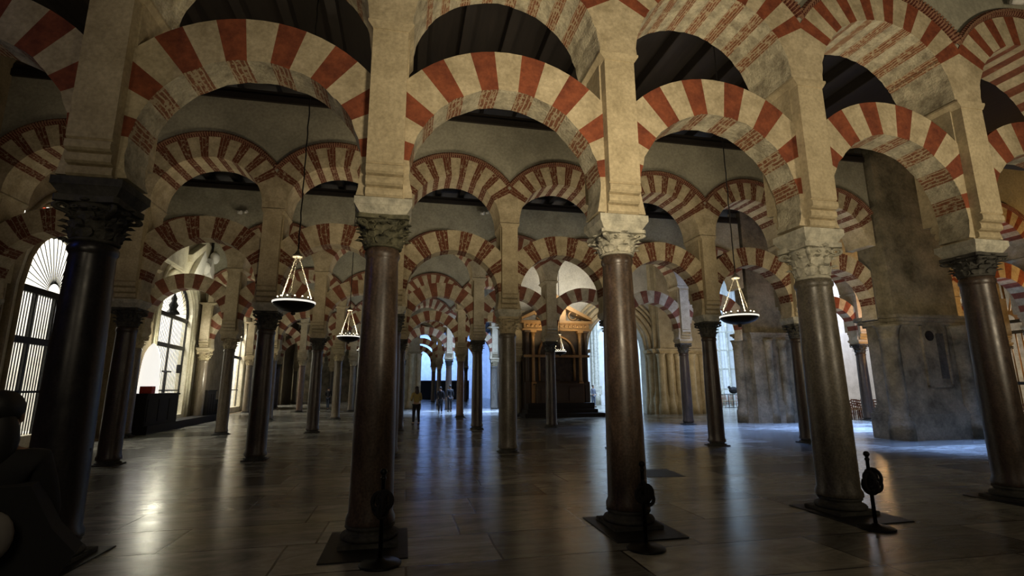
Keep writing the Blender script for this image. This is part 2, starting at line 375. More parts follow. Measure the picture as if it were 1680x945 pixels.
# ---------------------------------------------------------------- column pieces (shared meshes)
def mesh_of(name, bm, mat, smooth=False):
    o = new_obj(name, bm, mat, smooth=smooth); me = o.data; bpy.data.objects.remove(o); return me
def capital_mesh(mat, variant):
    """unit-height carved capital, radius in metres"""
    bm = bmesh.new()
    lathe(bm, [(.205, 0), (.222, .03), (.222, .07), (.20, .10), (.195, .35), (.21, .6), (.25, .78), (.275, .86)], 24)
    tiers = ((8, .10, .44, 0), (8, .32, .72, .5)) if variant == 0 else ((8, .08, .38, 0), (8, .24, .58, .5), (8, .42, .78, 0))
    for n, z0, z1, ph in tiers:
        for k in range(n):
            a = 2*PI*(k+ph)/n; ca, sa = math.cos(a), math.sin(a)
            rows = []
            for j in range(7):
                t = j/6
                r = .205+.035*t+(.075*max(0, t-.62)/.38 if t > .62 else 0)
                z = z0+(z1-z0)*(t if t < .85 else .85-(t-.85)*.9)
                wd = .075*math.sin(PI*(.18+.72*t))*(1.1 if t < .8 else .75)
                row = []
                for q in (-1, -.5, 0, .5, 1):
                    rr = r+.018*(1-abs(q))+(.012 if abs(q) == 1 and j % 2 else 0); x = rr; y = q*wd
                    row.append((x, y, z))
                rows.append(row)
            F = [[bm.verts.new((x*ca-y*sa, x*sa+y*ca, z)) for x, y, z in row] for row in rows]
            B_ = [[bm.verts.new(((x-.05)*ca-y*sa, (x-.05)*sa+y*ca, z-.022)) for x, y, z in row] for row in rows]
            for G in (F, B_):
                for j in range(6):
                    for q in range(4): bm.faces.new((G[j][q], G[j][q+1], G[j+1][q+1], G[j+1][q]))
            for j in range(6):
                bm.faces.new((F[j][0], F[j+1][0], B_[j+1][0], B_[j][0])); bm.faces.new((F[j][4], F[j+1][4], B_[j+1][4], B_[j][4]))
            for q in range(4): bm.faces.new((F[6][q], F[6][q+1], B_[6][q+1], B_[6][q]))
    for k in range(4):                     # corner volutes
        a = PI/4+k*PI/2; ca, sa = math.cos(a), math.sin(a); pts = []
        for j in range(22):
            t = j/21; th = -PI/2+t*3.6*PI; rr = .075*(1-t*.75)
            x = .315+rr*math.cos(th); z = .76+rr*math.sin(th)*1.3
            pts.append((x*ca, x*sa, z))
        tube(bm, [(.22*ca, .22*sa, .52), (.26*ca, .26*sa, .63)]+pts, [.02, .026]+[.028*(1-.5*j/21) for j in range(22)], 6)
        a = k*PI/2; ball(bm, (.285*math.cos(a), .285*math.sin(a), .90), .045, seg=8, sc=(1, 1, .9))
        for sg in (-1, 1):                 # inner helices
            b = a+sg*.28; pts = []
            for j in range(12):
                t = j/11; th = -PI/2+sg*t*2.4*PI; rr = .035*(1-t*.6)
                px, py, pz = .27, sg*.085+rr*math.cos(th), .74+rr*math.sin(th)*1.2
                pts.append((px*math.cos(a)-py*math.sin(a), px*math.sin(a)+py*math.cos(a), pz))
            tube(bm, pts, .014, 5)
    poly = []                              # concave-sided top plate
    for k in range(4):
        a = PI/4+k*PI/2
        poly.append((.40*math.cos(a-.06), .40*math.sin(a-.06))); poly.append((.40*math.cos(a+.06), .40*math.sin(a+.06)))
        for t in (.25, .5, .75):
            b = a+.06+(PI/2-.12)*t; rr = .283-.0+.05*(abs(t-.5)*2)**2
            poly.append((rr*math.cos(b)*(1.0), rr*math.sin(b)))
    prism(bm, poly, .86, 1.0, 'z')
    return mesh_of('capital', bm, mat)
SHAFT = {}
def shaft_mesh(mat, r0, r1):
    bm = bmesh.new()
    prof = [(r0*1.10, 0), (r0*1.10, .018), (r0*1.0, .035)]
    for i in range(1, 12):
        t = i/12; prof.append((r0+(r1-r0)*t+.008*math.sin(PI*t), .035+.93*t))
    prof += [(r1, .955), (r1*1.02, .962), (r1*1.10, .970), (r1*1.10, .985), (r1*1.02, .995), (r1, 1)]
    lathe(bm, prof, 32)
    return mesh_of('shaft', bm, mat)
def base_mesh(mat):
    bm = bmesh.new()
    box(bm, -.33, .33, -.33, .33, 0, .07, .008)
    lathe(bm, [(.30, .07), (.325, .085), (.335, .115), (.32, .145), (.285, .155), (.27, .17), (.262, .20), (.275, .215), (.29, .235), (.28, .26), (.255, .27), (.25, .28)], 32)
    return mesh_of('base', bm, mat)
def abacus_mesh(mat, zh=.19):
    bm = bmesh.new()
    for (a0, b0, z0, a1, b1, z1) in ((.25, .24, 0, .32, .30, zh*.55), (.325, .305, zh*.55, .325, .305, zh)):
        A = [bm.verts.new((x*a0, y*b0, z0)) for x, y in ((-1, -1), (1, -1), (1, 1), (-1, 1))]
        B_ = [bm.verts.new((x*a1, y*b1, z1)) for x, y in ((-1, -1), (1, -1), (1, 1), (-1, 1))]
        bm.faces.new(A[::-1]); bm.faces.new(B_)
        for i in range(4): bm.faces.new((A[i], A[(i+1) % 4], B_[(i+1) % 4], B_[i]))
    return mesh_of('abacus', bm, mat)
CAPS = {k: capital_mesh(M[mm], v) for k, mm, v in (('grey', 'greystone', 0), ('green', 'greenstone', 1), ('dark', 'darkstone', 1), ('pier', 'pier', 1))}
SHAFTS = {k: shaft_mesh(M[k], a, b) for k, a, b in (('m_brown', .235, .185), ('m_grey', .25, .225), ('m_black', .25, .20), ('m_dark', .235, .205), ('m_pink', .20, .18), ('m_tan', .21, .19))}
BASES = {k: base_mesh(M[k]) for k in ('darkstone', 'pierstone')}
ABAC = {k: abacus_mesh(M[k]) for k in ('pier', 'greystone', 'darkstone')}
def pier_meshes(zA, zI, hw=.21, front=.42, back=.46, mat=None, s=2.97):
    """free-standing pier above the abacus with roll corbels front and back, and its impost"""
    mat = mat or M['pier']
    bm = bmesh.new(); box(bm, -hw-.02, hw+.02, -.23, .23, zA, zI); body = mesh_of('core', bm, mat)
    out = []
    for sg, ext in ((-1, front), (1, back)):
        bm = bmesh.new()
        prof = [(.18, zA+.015)]
        st = [.30, .345, .39]; h = .125
        for i, e in enumerate(st):
            zb = zA+.02+i*h
            prof += [(e-.035, zb), (e-.005, zb+.02), (e, zb+h*.5), (e-.008, zb+h-.025), (e-.035, zb+h-.008)]
        prof += [(ext, zA+.02+3*h+.01), (ext, zI), (.18, zI)]
        prism(bm, [(sg*a, b) for a, b in prof], -hw, hw, 'x')
        out.append(mesh_of('pilaster', bm, mat))
    bm = bmesh.new()
    a1 = s/2-1.22
    for (xa, za, xb, zb) in ((hw+.005, zI-.12, a1+.012, zI-.03), (a1+.012, zI-.03, a1+.012, zI+.0)):
        V = [bm.verts.new((sx*x, sy, z)) for x, z in ((xa, za), (xb, zb)) for sx, sy in ((-1, -front-.012), (1, -front-.012), (1, back+.012), (-1, back+.012))]
        bm.faces.new(V[:4][::-1]); bm.faces.new(V[4:])
        for i in range(4): bm.faces.new((V[i], V[(i+1) % 4], V[4+(i+1) % 4], V[4+i]))
    return body, out, mesh_of('impost', bm, mat)
ORD = ['first', 'second', 'third', 'fourth', 'fifth', 'sixth', 'seventh', 'eighth', 'ninth', 'tenth', 'eleventh', 'twelfth']
SHN = dict(m_brown='brown polished marble', m_grey='grey-brown marble', m_black='near-black marble', m_dark='dark brown marble', m_pink='reddish marble', m_tan='tan marble')
def column(x, y, zA, hc, sh, cap, aba, label, group=None, scale=1.0, base='darkstone'):
    bz = .74 if label.split()[-1] in ('row', 'post', 'edge', 'black') else .42; bx = .90 if bz > .5 else .80; bh = .28*bz-.005
    t = thing('marble_column', label, 'column', (x, y, 0), 0, group)
    if scale != 1.0: t.scale = (scale, scale, 1)
    link_mesh('base', BASES[base], t, (0, 0, 0), (bx, bx, bz))
    link_mesh('shaft', SHAFTS[sh], t, (0, 0, bh), (1, 1, hc-bh))
    link_mesh('capital', CAPS[cap], t, (0, 0, hc), (1, 1, (zA-.19-hc)))
    link_mesh('impost_block', ABAC[aba], t, (0, 0, zA-.19))
    return t
def pier(x, y, P, label):
    body, fb, imp = P
    t = thing('stone_pier', label, 'pier', (x, y, 0))
    link_mesh('pier_core', body, t); link_mesh('pilaster', fb[0], t); link_mesh('pilaster', fb[1], t); link_mesh('impost', imp, t)
    return t

# ---------------------------------------------------------------- setting
bm = bmesh.new(); box(bm, -22, 48, -9, 75, -.3, 0); struct(new_obj('floor', bm, M['floor']))
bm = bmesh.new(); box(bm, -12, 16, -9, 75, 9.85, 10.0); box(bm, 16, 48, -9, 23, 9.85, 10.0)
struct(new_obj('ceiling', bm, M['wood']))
def XW(y): return -6.55-.07*(y-15.3)

ROWS = [  # y, x of bay line 0, bay width, abacus top, upper impost, first line, last line
    dict(y=-.08, x0=-.08, s=2.965, zA=3.75, zI=5.99, c0=-1, c1=7, top=9.85),
    dict(y=6.92, x0=-.08, s=2.94, zA=3.60, zI=5.90, c0=-2, c1=6, top=8.72),
    dict(y=14.3, x0=-.08, s=3.06, zA=3.66, zI=6.00, c0=-2, c1=6, top=9.1),
    dict(y=22.5, x0=-.30, s=3.27, zA=3.66, zI=5.95, c0=-2, c1=3, top=9.2),
    dict(y=32.0, x0=-.45, s=3.42, zA=3.80, zI=6.15, c0=-2, c1=3, top=9.5),
    dict(y=43.0, x0=-.80, s=3.60, zA=3.95, zI=6.4, c0=-2, c1=3, top=9.6),
    dict(y=54.5, x0=-1.1, s=3.80, zA=4.1, zI=6.6, c0=-2, c1=3, top=9.7),
]
RN = ['nearest arcade', 'second arcade', 'third arcade', 'fourth arcade', 'fifth arcade', 'sixth arcade', 'farthest arcade']
SH_ROW = {
    0: {-1: 'm_dark', 0: 'm_black', 1: 'm_brown', 2: 'm_brown', 3: 'm_grey', 4: 'm_dark', 5: 'm_brown', 6: 'm_brown', 7: 'm_brown'},
    1: {-2: 'm_dark', -1: 'm_dark', 0: 'm_dark', 1: 'm_dark', 2: 'm_grey', 3: 'm_dark', 4: 'm_dark', 5: 'm_dark', 6: 'm_dark'},
    2: {-2: 'm_tan', -1: 'm_tan', 0: 'm_dark', 1: 'm_dark', 2: 'm_dark', 3: 'm_dark', 4: 'm_dark', 5: 'm_dark', 6: 'm_grey'},
    3: {-2: 'm_tan', -1: 'm_tan', 0: 'm_tan', 1: 'm_tan', 2: 'm_pink', 3: 'm_grey'},
    4: {-2: 'm_tan', -1: 'm_pink', 0: 'm_tan', 1: 'm_dark', 2: 'm_dark', 3: 'm_grey'},
}
HC0 = {0: 3.10, 1: 3.20, 2: 3.26, 3: 3.06, 4: 3.22, 5: 3.2, 6: 3.2, 7: 3.2, -1: 3.1}
CAP0 = {0: 'dark', 1: 'green', 2: 'grey', 3: 'grey', 4: 'dark', 5: 'dark', 6: 'grey', 7: 'grey', -1: 'dark'}
def build_row(ri, rd, cols=None, arches=None, piers=True, wallspan=None):
    s = rd['s']; y = rd['y']; zA = rd['zA']; zI = rd['zI']; RNm = RN[ri]
    near = ri == 0; z0l = zA+(.38 if near else .33); z0u = zI+.02
    rl = 1.2*s/2.95; rlo = rl+.54
    ru = s/2-.265; Ru = 1.75*s/2.97
    fm = [M['cream'], M['red'], M['creamr'], M['redr']] if near else [M['cream'], M['redw'], M['cream'], M['redw']]
    if ri >= 2: fm = [M['cream'], M['redf'], M['cream'], M['redf']]
    def low(seed): return arch_mesh(s, z0l, rl, rlo, s/2-.21, -.24, .21, -16.5, 22.5, 10.5, fm, True, .012 if near else .004, seed, 5)
    def upr(seed): return arch_mesh(s, z0u, ru, Ru, s/2, -.36, .50, 0, 16.2, 7.2, fm, False, .010 if near else .004, seed, 28)
    Lm, Um = low(ri), upr(ri+50)
    Mo = [moulding_mesh(s, z0u, Ru-.0, Ru+.125, yy, sg) for yy, sg in ((-.36, -1), (.50, 1))]
    PM = pier_meshes(zA, zI, .21, .38, .50, s=s)
    c0, c1 = rd['c0'], rd['c1']
    order = 0
    for c in range(c0, c1+1):
        if cols is not None and c not in cols: continue
        x = rd['x0']+s*c
        sh = SH_ROW.get(ri, {}).get(c, ('m_dark', 'm_tan', 'm_grey')[(c+ri) % 3])
        order += 1
        if near:
            lab = {0: 'near-black marble column with dark carved capital at left edge beside the person in black',
                   1: 'brown glossy marble column with mossy green capital, left of centre in front row',
                   2: 'brown polished marble column with pale pierced acanthus capital, right of centre in front row',
                   3: 'grey-brown marble column with pale worn capital beside the short free-standing rope post',
                   4: 'dark brown marble column with dark leafy capital at the right edge'}.get(c)
            if lab is None: continue
            column(x, y, zA, HC0[c], sh, CAP0[c], 'greystone' if c else 'darkstone', lab)
        else:
            what = 'column half set into the left wall' if c == c0 and ri < 3 else 'column'
            lab = f'{SHN[sh]} {what}, {ORD[c-c0]} from the left wall in the {RNm}'
            column(x, y, zA, zA-.62, sh, 'dark' if sh in ('m_dark',) else 'pier', 'pier' if ri != 1 else 'greystone', lab, scale=.93 if ri < 3 else 1.0)
        if piers and (c >= 0 or not near):
            pier(x, y, PM, f'cream stone pier above the {ORD[c] if near else ORD[c-c0]} column ' + ('from left in the nearest arcade' if near else f'from the left wall, {RNm}'))
    for c in range(c0, c1):
        if arches is not None and c not in arches: continue
        x = rd['x0']+s*(c+.5)
        if near:
            pos = {-1: 'at the far left edge, left of the near-black column', 0: 'between the near-black column and the brown column with mossy capital',
                   1: 'between the mossy-capital column and the pale pierced-capital column', 2: 'right of the pale pierced-capital column',
                   3: 'between the grey-brown column and the dark right-edge column', 4: 'at the right edge, right of the dark column', 5: 'beyond the right edge bay'}.get(c)
            if pos is None: continue
        else: pos = f'of the {ORD[c-c0]} bay from the left wall in the {RNm}'
        me = low(c*7+ri) if near else Lm
        o = link_mesh('horseshoe_arch', me, None, (x, y, 0)); tag(o, f'lower striped horseshoe arch {pos}', 'arch')
        t = thing('round_arch', f'upper striped round arch {pos}', 'arch', (x, y, 0))
        mu = upr(c*5+ri+99) if near else Um
        if near and c >= 4: mu.materials[2] = M['cream']; mu.materials[3] = M['redf']
        link_mesh('arch_ring', mu, t)
        link_mesh('moulding', Mo[0], t); link_mesh('moulding', Mo[1], t)
    bm = bmesh.new()
    for c in range(c0, c1):
        if arches is not None and c not in arches: continue
        spandrel(bm, s, z0u, Ru, rd['top'], -.345, .485, rd['x0']+s*(c+.5))
    o = struct(new_obj('wall_'+['nearest_arcade', 'second_arcade', 'third_arcade', 'fourth_arcade', 'fifth_arcade', 'sixth_arcade', 'farthest_arcade'][ri], bm, M['wall'])); o.location = (0, y, 0)
    if rd['top'] < 9.8:
        bm = bmesh.new(); xa = rd['x0']+s*c0; xb = rd['x0']+s*c1
        box(bm, xa-.3, xb, -.42, .56, rd['top'], rd['top']+.16); box(bm, xa-.3, xb, -.38, .52, rd['top']+.16, rd['top']+.30)
        o = struct(new_obj('trim_%d' % (ri+1), bm, M['wood'])); o.location = (0, y, 0)

for i, rd in enumerate(ROWS):
    if i == 0: build_row(0, rd, cols=range(-1, 6), arches=range(-1, 6))
    elif i == 1: build_row(1, rd, cols=range(-2, 6), arches=range(-2, 6))
    elif i == 2: build_row(2, rd, cols=range(-2, 6), arches=range(-2, 6))
    else: build_row(i, rd)

# ---------------------------------------------------------------- ceiling beams
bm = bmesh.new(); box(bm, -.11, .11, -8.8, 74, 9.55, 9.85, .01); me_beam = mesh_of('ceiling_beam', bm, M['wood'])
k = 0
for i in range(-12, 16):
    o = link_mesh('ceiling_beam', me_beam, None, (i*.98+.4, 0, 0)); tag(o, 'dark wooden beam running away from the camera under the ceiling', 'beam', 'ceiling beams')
# ---------------------------------------------------------------- left wall with the chapel openings
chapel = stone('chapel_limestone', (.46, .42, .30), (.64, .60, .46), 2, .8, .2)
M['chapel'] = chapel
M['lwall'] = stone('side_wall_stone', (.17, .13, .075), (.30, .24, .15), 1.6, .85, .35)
OPEN = [(10.6, 1.75, .42, 4.25, 6.0), (19.75, 2.05, .42, 4.9, 6.45), (31.8, 1.9, .4, 5.1, 6.9), (46.0, 2.0, .4, 5.3, 7.3), (60, 2, .4, 5.3, 7.3)]
def arch_z(u, hw, zs, zc):
    """pointed arch of half width hw, springing zs, crown zc"""
    H = zc-zs; Rr = (H*H+hw*hw)/(2*hw)
    return zs+math.sqrt(max(0, Rr*Rr-(abs(u)+Rr-hw)**2))
def wall_left(bm, ya, yb, d0, d1, opens, extra=0, mi=0):
    y = ya; st = .14
    ys = [ya]
    while y < yb: y = min(y+st, yb); ys.append(y)
    for a, b in zip(ys, ys[1:]):
        mth = (a+b)/2; op = None
        for yc, hw, sl, zs, zc in opens:
            if abs(mth-yc) < hw+extra: op = (yc, hw+extra, max(0, sl-extra*.3), zs, zc+extra*.9)
        def quadbox(z0, z1a, z1b=None, zb0=None):
            z1b = z1a if z1b is None else z1b; zb0 = z0 if zb0 is None else zb0
            P = [(XW(a)+d0, a), (XW(b)+d0, b), (XW(b)+d1, b), (XW(a)+d1, a)]
            lo = [bm.verts.new((p[0], p[1], z0 if p[1] == a else zb0)) for p in P]; hi = [bm.verts.new((p[0], p[1], z1a)) for p in P]
            fs = [bm.faces.new(lo), bm.faces.new(hi)] + [bm.faces.new((lo[i], lo[(i+1) % 4], hi[(i+1) % 4], hi[i])) for i in range(4)]
        if op:
            if op[2] > .01: quadbox(0, op[2])
            quadbox(arch_z(a-op[0], op[1], op[3], op[4]), 9.85, None, arch_z(b-op[0], op[1], op[3], op[4]))
        else: quadbox(0, 9.85)
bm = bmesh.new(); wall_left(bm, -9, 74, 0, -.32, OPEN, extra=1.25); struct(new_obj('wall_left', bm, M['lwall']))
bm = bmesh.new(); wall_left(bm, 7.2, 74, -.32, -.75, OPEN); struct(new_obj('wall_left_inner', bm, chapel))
for i, (yc, hw, sl, zs, zc) in enumerate(OPEN):       # lit chapels behind
    bm = bmesh.new(); x1 = XW(yc)-.75
    ya, yb = yc-hw-1.3, yc+hw+1.3
    box(bm, x1-4.2, x1-4.0, ya, yb, 0, 8.2); box(bm, x1-4.2, x1+.2, ya-.2, ya, 0, 8.2); box(bm, x1-4.2, x1+.2, yb, yb+.2, 0, 8.2); box(bm, x1-4.2, x1+.2, ya, yb, 8.2, 8.4)
    box(bm, x1-4.0, x1+.1, ya, yb, .0, .3)
    struct(new_obj('wall_chapel_%d' % (i+1), bm, M['white']))
    light('AREA', (x1-1.8, yc, 7.9), (620, 850, 1100, 900, 900)[i], (1, .97, .93) if i < 2 else (1, .93, .85), 2.2, to=(x1-2.0, yc, 0))
# mouldings round the openings
def xl(y, d=0): return XW(y)+d
for i, (yc, hw, sl, zs, zc) in enumerate(OPEN[:4]):
    t = thing('door_surround', ['brown', 'pale lit', 'small distant', 'far tiny'][i]+' stone pointed surround of the %s chapel opening in the left wall' % ORD[i], 'surround', (xl(yc), yc, 0))
    for e, d, r in ((.12, -.30, .06), (.5, -.30, .09), (.95, -.30, .05), (1.3, .0, .08)):
        bm = bmesh.new(); pts = []
        hh = hw+e; cz = zc+e*.9
        for z in (0.0, zs*.5, zs): pts.append((XW(yc-hh)+d-xl(yc), -hh, z))
        for q in range(1, 24):
            u = -hh+2*hh*q/24; pts.append((XW(yc+u)+d-xl(yc), u, arch_z(u, hh, zs, cz)))
        for z in (zs, zs*.5, 0): pts.append((XW(yc+hh)+d-xl(yc), hh, z))
        tube(bm, pts, r, 8); new_obj('archivolt', bm, M['chapel'] if i else M['lwall'], t)
    # wrought-iron grille with fan light
    g = thing('iron_grille', ['black iron chapel grille with fan light at the far left, partly behind the near-black column', 'wide black iron gate with fan light closing the brightly lit pale chapel', 'iron grille of the third chapel, seen narrow beside a leaning tan column', 'tiny distant iron grille of the fourth chapel'][i], 'grille', (xl(yc, -.55), yc, 0))
    r2, r1 = zs-.0, zs-1.35
    bm = bmesh.new()
    n = (30, 22, 12, 10, 10)[i]; br = (.015, .012, .010, .010, .01)[i]
    for q in range(n+1):
        u = -hw+.04+(2*hw-.08)*q/n
        if q % (8 if i == 0 else 11) == 0: box(bm, -.03-.07*u, .03-.07*u, u-.03, u+.03, sl, r2)
        else: tube(bm, [(-.07*u, u, sl), (-.07*u, u, r2)], br, 5)
    new_obj('bars', bm, M['iron'], g)
    for z in (r1, r2):
        bm = bmesh.new(); prism(bm, [(-hw, z-.09), (hw, z-.09), (hw, z+.09), (-hw, z+.09)], -.05, .05, 'x')
        for v in bm.verts: v.co.x -= .07*v.co.y
        new_obj('rail', bm, M['iron'], g)
    bm = bmesh.new(); prism(bm, [(-hw, sl+1.1), (hw, sl+1.1), (hw, sl+1.16), (-hw, sl+1.16)], -.02, .02, 'x')
    for v in bm.verts: v.co.x -= .07*v.co.y
    new_obj('rail', bm, M['iron'], g)
    bm = bmesh.new(); nf = 22
    for q in range(nf+1):
        a = PI*q/nf; du, dz = math.cos(a), math.sin(a)
        t_ = 0
        while t_ < 5 and abs(t_*du) < hw-.05 and r2+.09+t_*dz < arch_z(t_*du, hw, zs, zc)-.10: t_ += .03
        if t_ > .3:
            tube(bm, [(0, du*.25, r2+.09+dz*.25), (-.07*du*t_, du*t_, r2+.09+dz*t_)], .012, 5)
            ball(bm, (-.07*du*t_, du*t_, r2+.09+dz*t_), .055, seg=8, sc=(.4, 1, 1))
    new_obj('fan_light', bm, M['iron'], g)
    bm = bmesh.new(); pts = []
    for q in range(0, 49):
        u = -hw+2*hw*q/48; z = arch_z(u, hw, zs, zc)-.06*abs(math.sin(q*PI/4)); pts.append((-.07*u, u, z))
    tube(bm, pts, .07, 6); new_obj('scalloped_frame', bm, M['iron'], g)
    if i == 1:
        bm = bmesh.new(); pz = r2+.1
        lathe(bm, [(.30, pz), (.26, pz+.1), (.14, pz+.25), (.2, pz+.42), (.10, pz+.6), (.13, pz+.72), (.03, pz+.95), (.01, pz+1.1)], 12); new_obj('finial', bm, M['iron'], g)
        bm = bmesh.new(); box(bm, -.06, .06, 1.25, 1.55, 2.35, 2.75, .01); new_obj('lock_box', bm, M['iron'], g)
        bm = bmesh.new(); tube(bm, [(.1, -.1, sl), (.1, -.1, 2.4)], .03, 6); box(bm, .06, .14, -.5, .3, 2.35, 2.42); new_obj('cross_bar', bm, M['iron'], g)
# carved relief over the second chapel
t = thing('carved_relief', 'pale lit stone relief of roofs and drapery above the second chapel opening', 'relief', (xl(19.5), 19.5, 0))
def rel(name, poly, d, mat='white'):
    bm = bmesh.new(); prism(bm, poly, -.02, d, 'x')
    for v in bm.verts: v.co.x -= .07*v.co.y
    bmesh.ops.bevel(bm, geom=bm.edges[:], offset=.02, segments=1, affect='EDGES'); return new_obj(name, bm, M[mat], t)
rel('back_slab', [(-4.2, 6.75), (4.1, 6.75), (4.1, 8.0), (3.2, 8.9), (1, 9.2), (-2.0, 8.6), (-4.2, 7.5)], .06, 'chapel')
rel('tower', [(-3.4, 6.8), (-1.0, 6.8), (-1.0, 7.9), (-2.0, 8.55), (-3.4, 7.7)], .22, 'chapel')
rel('wing_panel', [(-.9, 7.6), (.9, 8.6), (1.0, 8.35), (-.6, 7.3)], .35, 'chapel')
rel('drapery', [(-.2, 6.8), (.9, 6.85), (1.6, 7.9), (1.1, 8.3), (.3, 7.4)], .28, 'white')
rel('scroll', [(1.8, 7.4), (2.5, 7.1), (3.8, 6.75), (3.6, 7.2), (2.6, 7.6), (2.2, 8.2)], .35, 'white')
bm = bmesh.new(); ball(bm, (.12, 2.6, 8.3), .32, seg=14, sc=(.7, 1, 1)); new_obj('carved_head', bm, M['white'], t)
bm = bmesh.new(); ball(bm, (.15, 1.5, 7.5), .25, seg=12, sc=(.8, 1, 1.4)); new_obj('carved_body', bm, M['white'], t)
light('AREA', (-4.6, 19.3, 5.9), 26, (1, .93, .68), .8, to=(-6.9, 19.5, 7.8), spread=R(120))
# dark step, desk and cabinet before the second chapel
bm = bmesh.new(); prism(bm, [(XW(14.9)+.02, 14.9), (XW(14.9)+.75, 14.9), (XW(24.6)+.75, 24.6), (XW(24.6)+.02, 24.6)], 0, .30, 'z'); tag(new_obj('wooden_platform', bm, M['dwood']), 'long dark wooden platform at the foot of the pale lit chapel', 'platform')
def desk(name, lab, cat, y0, y1, h, d0, d1, zb=.30):
    yc = (y0+y1)/2; t = thing(name, lab, cat, (XW(yc), yc, zb)); L = (y1-y0)/2
    bm = bmesh.new(); box(bm, d0, d1, -L, L, 0, h-.06, .01); new_obj('body', bm, M['dwood'], t)
    bm = bmesh.new(); box(bm, d0-.02, d1+.04, -L-.04, L+.04, h-.06, h, .01); new_obj('top', bm, M['dwood'], t)
    for q in range(3):
        a = -L+.08+q*(2*L-.1)/3; bm = bmesh.new(); box(bm, d1, d1+.025, a, a+(2*L-.1)/3-.08, .12, h-.2, .01); new_obj('panel', bm, M['dwood'], t)
    return t
desk('ticket_desk', 'dark panelled wooden desk below the glowing white statue', 'desk', 15.0, 17.7, 1.15, .08, .68)
desk('cabinet', 'dark wooden cabinet right of the wide chapel gate', 'cabinet', 22.6, 23.7, 1.25, .05, .6)
desk('bench_chest', 'low dark chest near the cabinet right of the chapel gate', 'chest', 23.85, 24.5, .75, .05, .6)
t = thing('glowing_statue', 'white glowing pointed figure standing on the dark desk beside the chapel gate', 'statue', (XW(15.7)+.30, 15.75, 1.45))
mg = plain('lit_alabaster', (.9, .88, .82), .5, 0, (1, .97, .9), .9)  # glow put into the material for the lamp-lit plaster
bm = bmesh.new(); lathe(bm, [(.34, 0), (.33, .4), (.31, .9), (.29, 1.2), (.24, 1.5), (.15, 1.72), (.06, 1.85), (.02, 1.88)], 16); new_obj('body', bm, mg, t)
bm = bmesh.new(); box(bm, -.2, .2, -.75, -.45, .0, .26, .01); tag(new_obj('red_box', bm, plain('red_card', (.55, .06, .03), .5)), 'small red box on the dark desk left of the glowing statue', 'box')
bpy.data.objects['red_box'].location = (XW(15.9)+.5, 15.9, 1.45)
light('POINT', (XW(17.0)+.6, 16.8, 3.4), 70, (1, .95, .72), .25)
light('AREA', (-5.2, 21.5, 2.2), 60, (1, .95, .75), .5, to=(-7, 22.0, 4.0))
# coloured slit windows high on the left
t = thing('slit_window', 'row of narrow white and red lit slits high at the far left', 'window', (XW(8.0), 8.0, -.25))
for k, (yy, z0, z1, cc) in enumerate(((-.62, 5.15, 5.75, 'w'), (-.45, 5.1, 5.95, 'r'), (-.2, 5.2, 6.15, 'w'), (.05, 5.5, 6.0, 'w'), (.5, 6.2, 6.45, 'r'), (.62, 6.2, 6.5, 'w'), (.76, 6.25, 6.5, 'w'))):
    bm = bmesh.new(); box(bm, -.02, .03, yy-.035, yy+.035, z0, z1); 
    new_obj('pane', bm, plain('lit_glass_%d' % k, (.8, .8, .75) if cc == 'w' else (.6, .08, .03), .4, 0, (1, .93, .82) if cc == 'w' else (1, .12, .04), 1.6 if cc == 'w' else .8), t)

# ---------------------------------------------------------------- great piers
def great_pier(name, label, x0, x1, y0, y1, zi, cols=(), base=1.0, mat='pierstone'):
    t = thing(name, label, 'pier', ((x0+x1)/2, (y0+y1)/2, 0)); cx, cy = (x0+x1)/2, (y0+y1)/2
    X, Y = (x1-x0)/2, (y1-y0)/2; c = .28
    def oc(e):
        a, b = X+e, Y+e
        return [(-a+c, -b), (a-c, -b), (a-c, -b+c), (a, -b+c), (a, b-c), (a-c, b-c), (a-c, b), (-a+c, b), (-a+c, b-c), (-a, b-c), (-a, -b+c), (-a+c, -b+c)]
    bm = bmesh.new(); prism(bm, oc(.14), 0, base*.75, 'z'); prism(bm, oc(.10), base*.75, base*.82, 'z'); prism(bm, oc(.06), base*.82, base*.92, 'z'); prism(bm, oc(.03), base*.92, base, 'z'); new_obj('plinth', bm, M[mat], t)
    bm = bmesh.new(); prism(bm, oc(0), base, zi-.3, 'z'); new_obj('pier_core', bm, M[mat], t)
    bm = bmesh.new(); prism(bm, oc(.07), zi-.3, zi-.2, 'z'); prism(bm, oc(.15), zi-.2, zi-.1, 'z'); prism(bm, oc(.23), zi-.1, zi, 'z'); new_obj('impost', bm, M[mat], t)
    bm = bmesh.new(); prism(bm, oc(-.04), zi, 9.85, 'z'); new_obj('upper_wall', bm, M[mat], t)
    for (px, py, r) in cols:
        bm = bmesh.new(); lathe(bm, [(r*1.35, 0), (r*1.35, .5), (r*1.15, .6), (r*1.2, .66), (r, .74), (r, zi-.75), (r*1.12, zi-.72), (r*1.0, zi-.66), (r*1.25, zi-.4), (r*1.5, zi-.31)], 20, px-cx, py-cy)
        new_obj('engaged_column', bm, M[mat], t)
    return t
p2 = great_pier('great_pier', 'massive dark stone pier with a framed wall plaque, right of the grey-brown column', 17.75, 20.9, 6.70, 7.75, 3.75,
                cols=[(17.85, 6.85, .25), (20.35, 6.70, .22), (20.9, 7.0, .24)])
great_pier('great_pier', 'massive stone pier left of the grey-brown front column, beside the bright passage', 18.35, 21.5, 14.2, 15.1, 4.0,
           cols=[(18.25, 14.7, .22), (19.4, 14.15, .16), (20.1, 14.12, .16), (20.9, 14.18, .2), (21.5, 14.6, .2)])
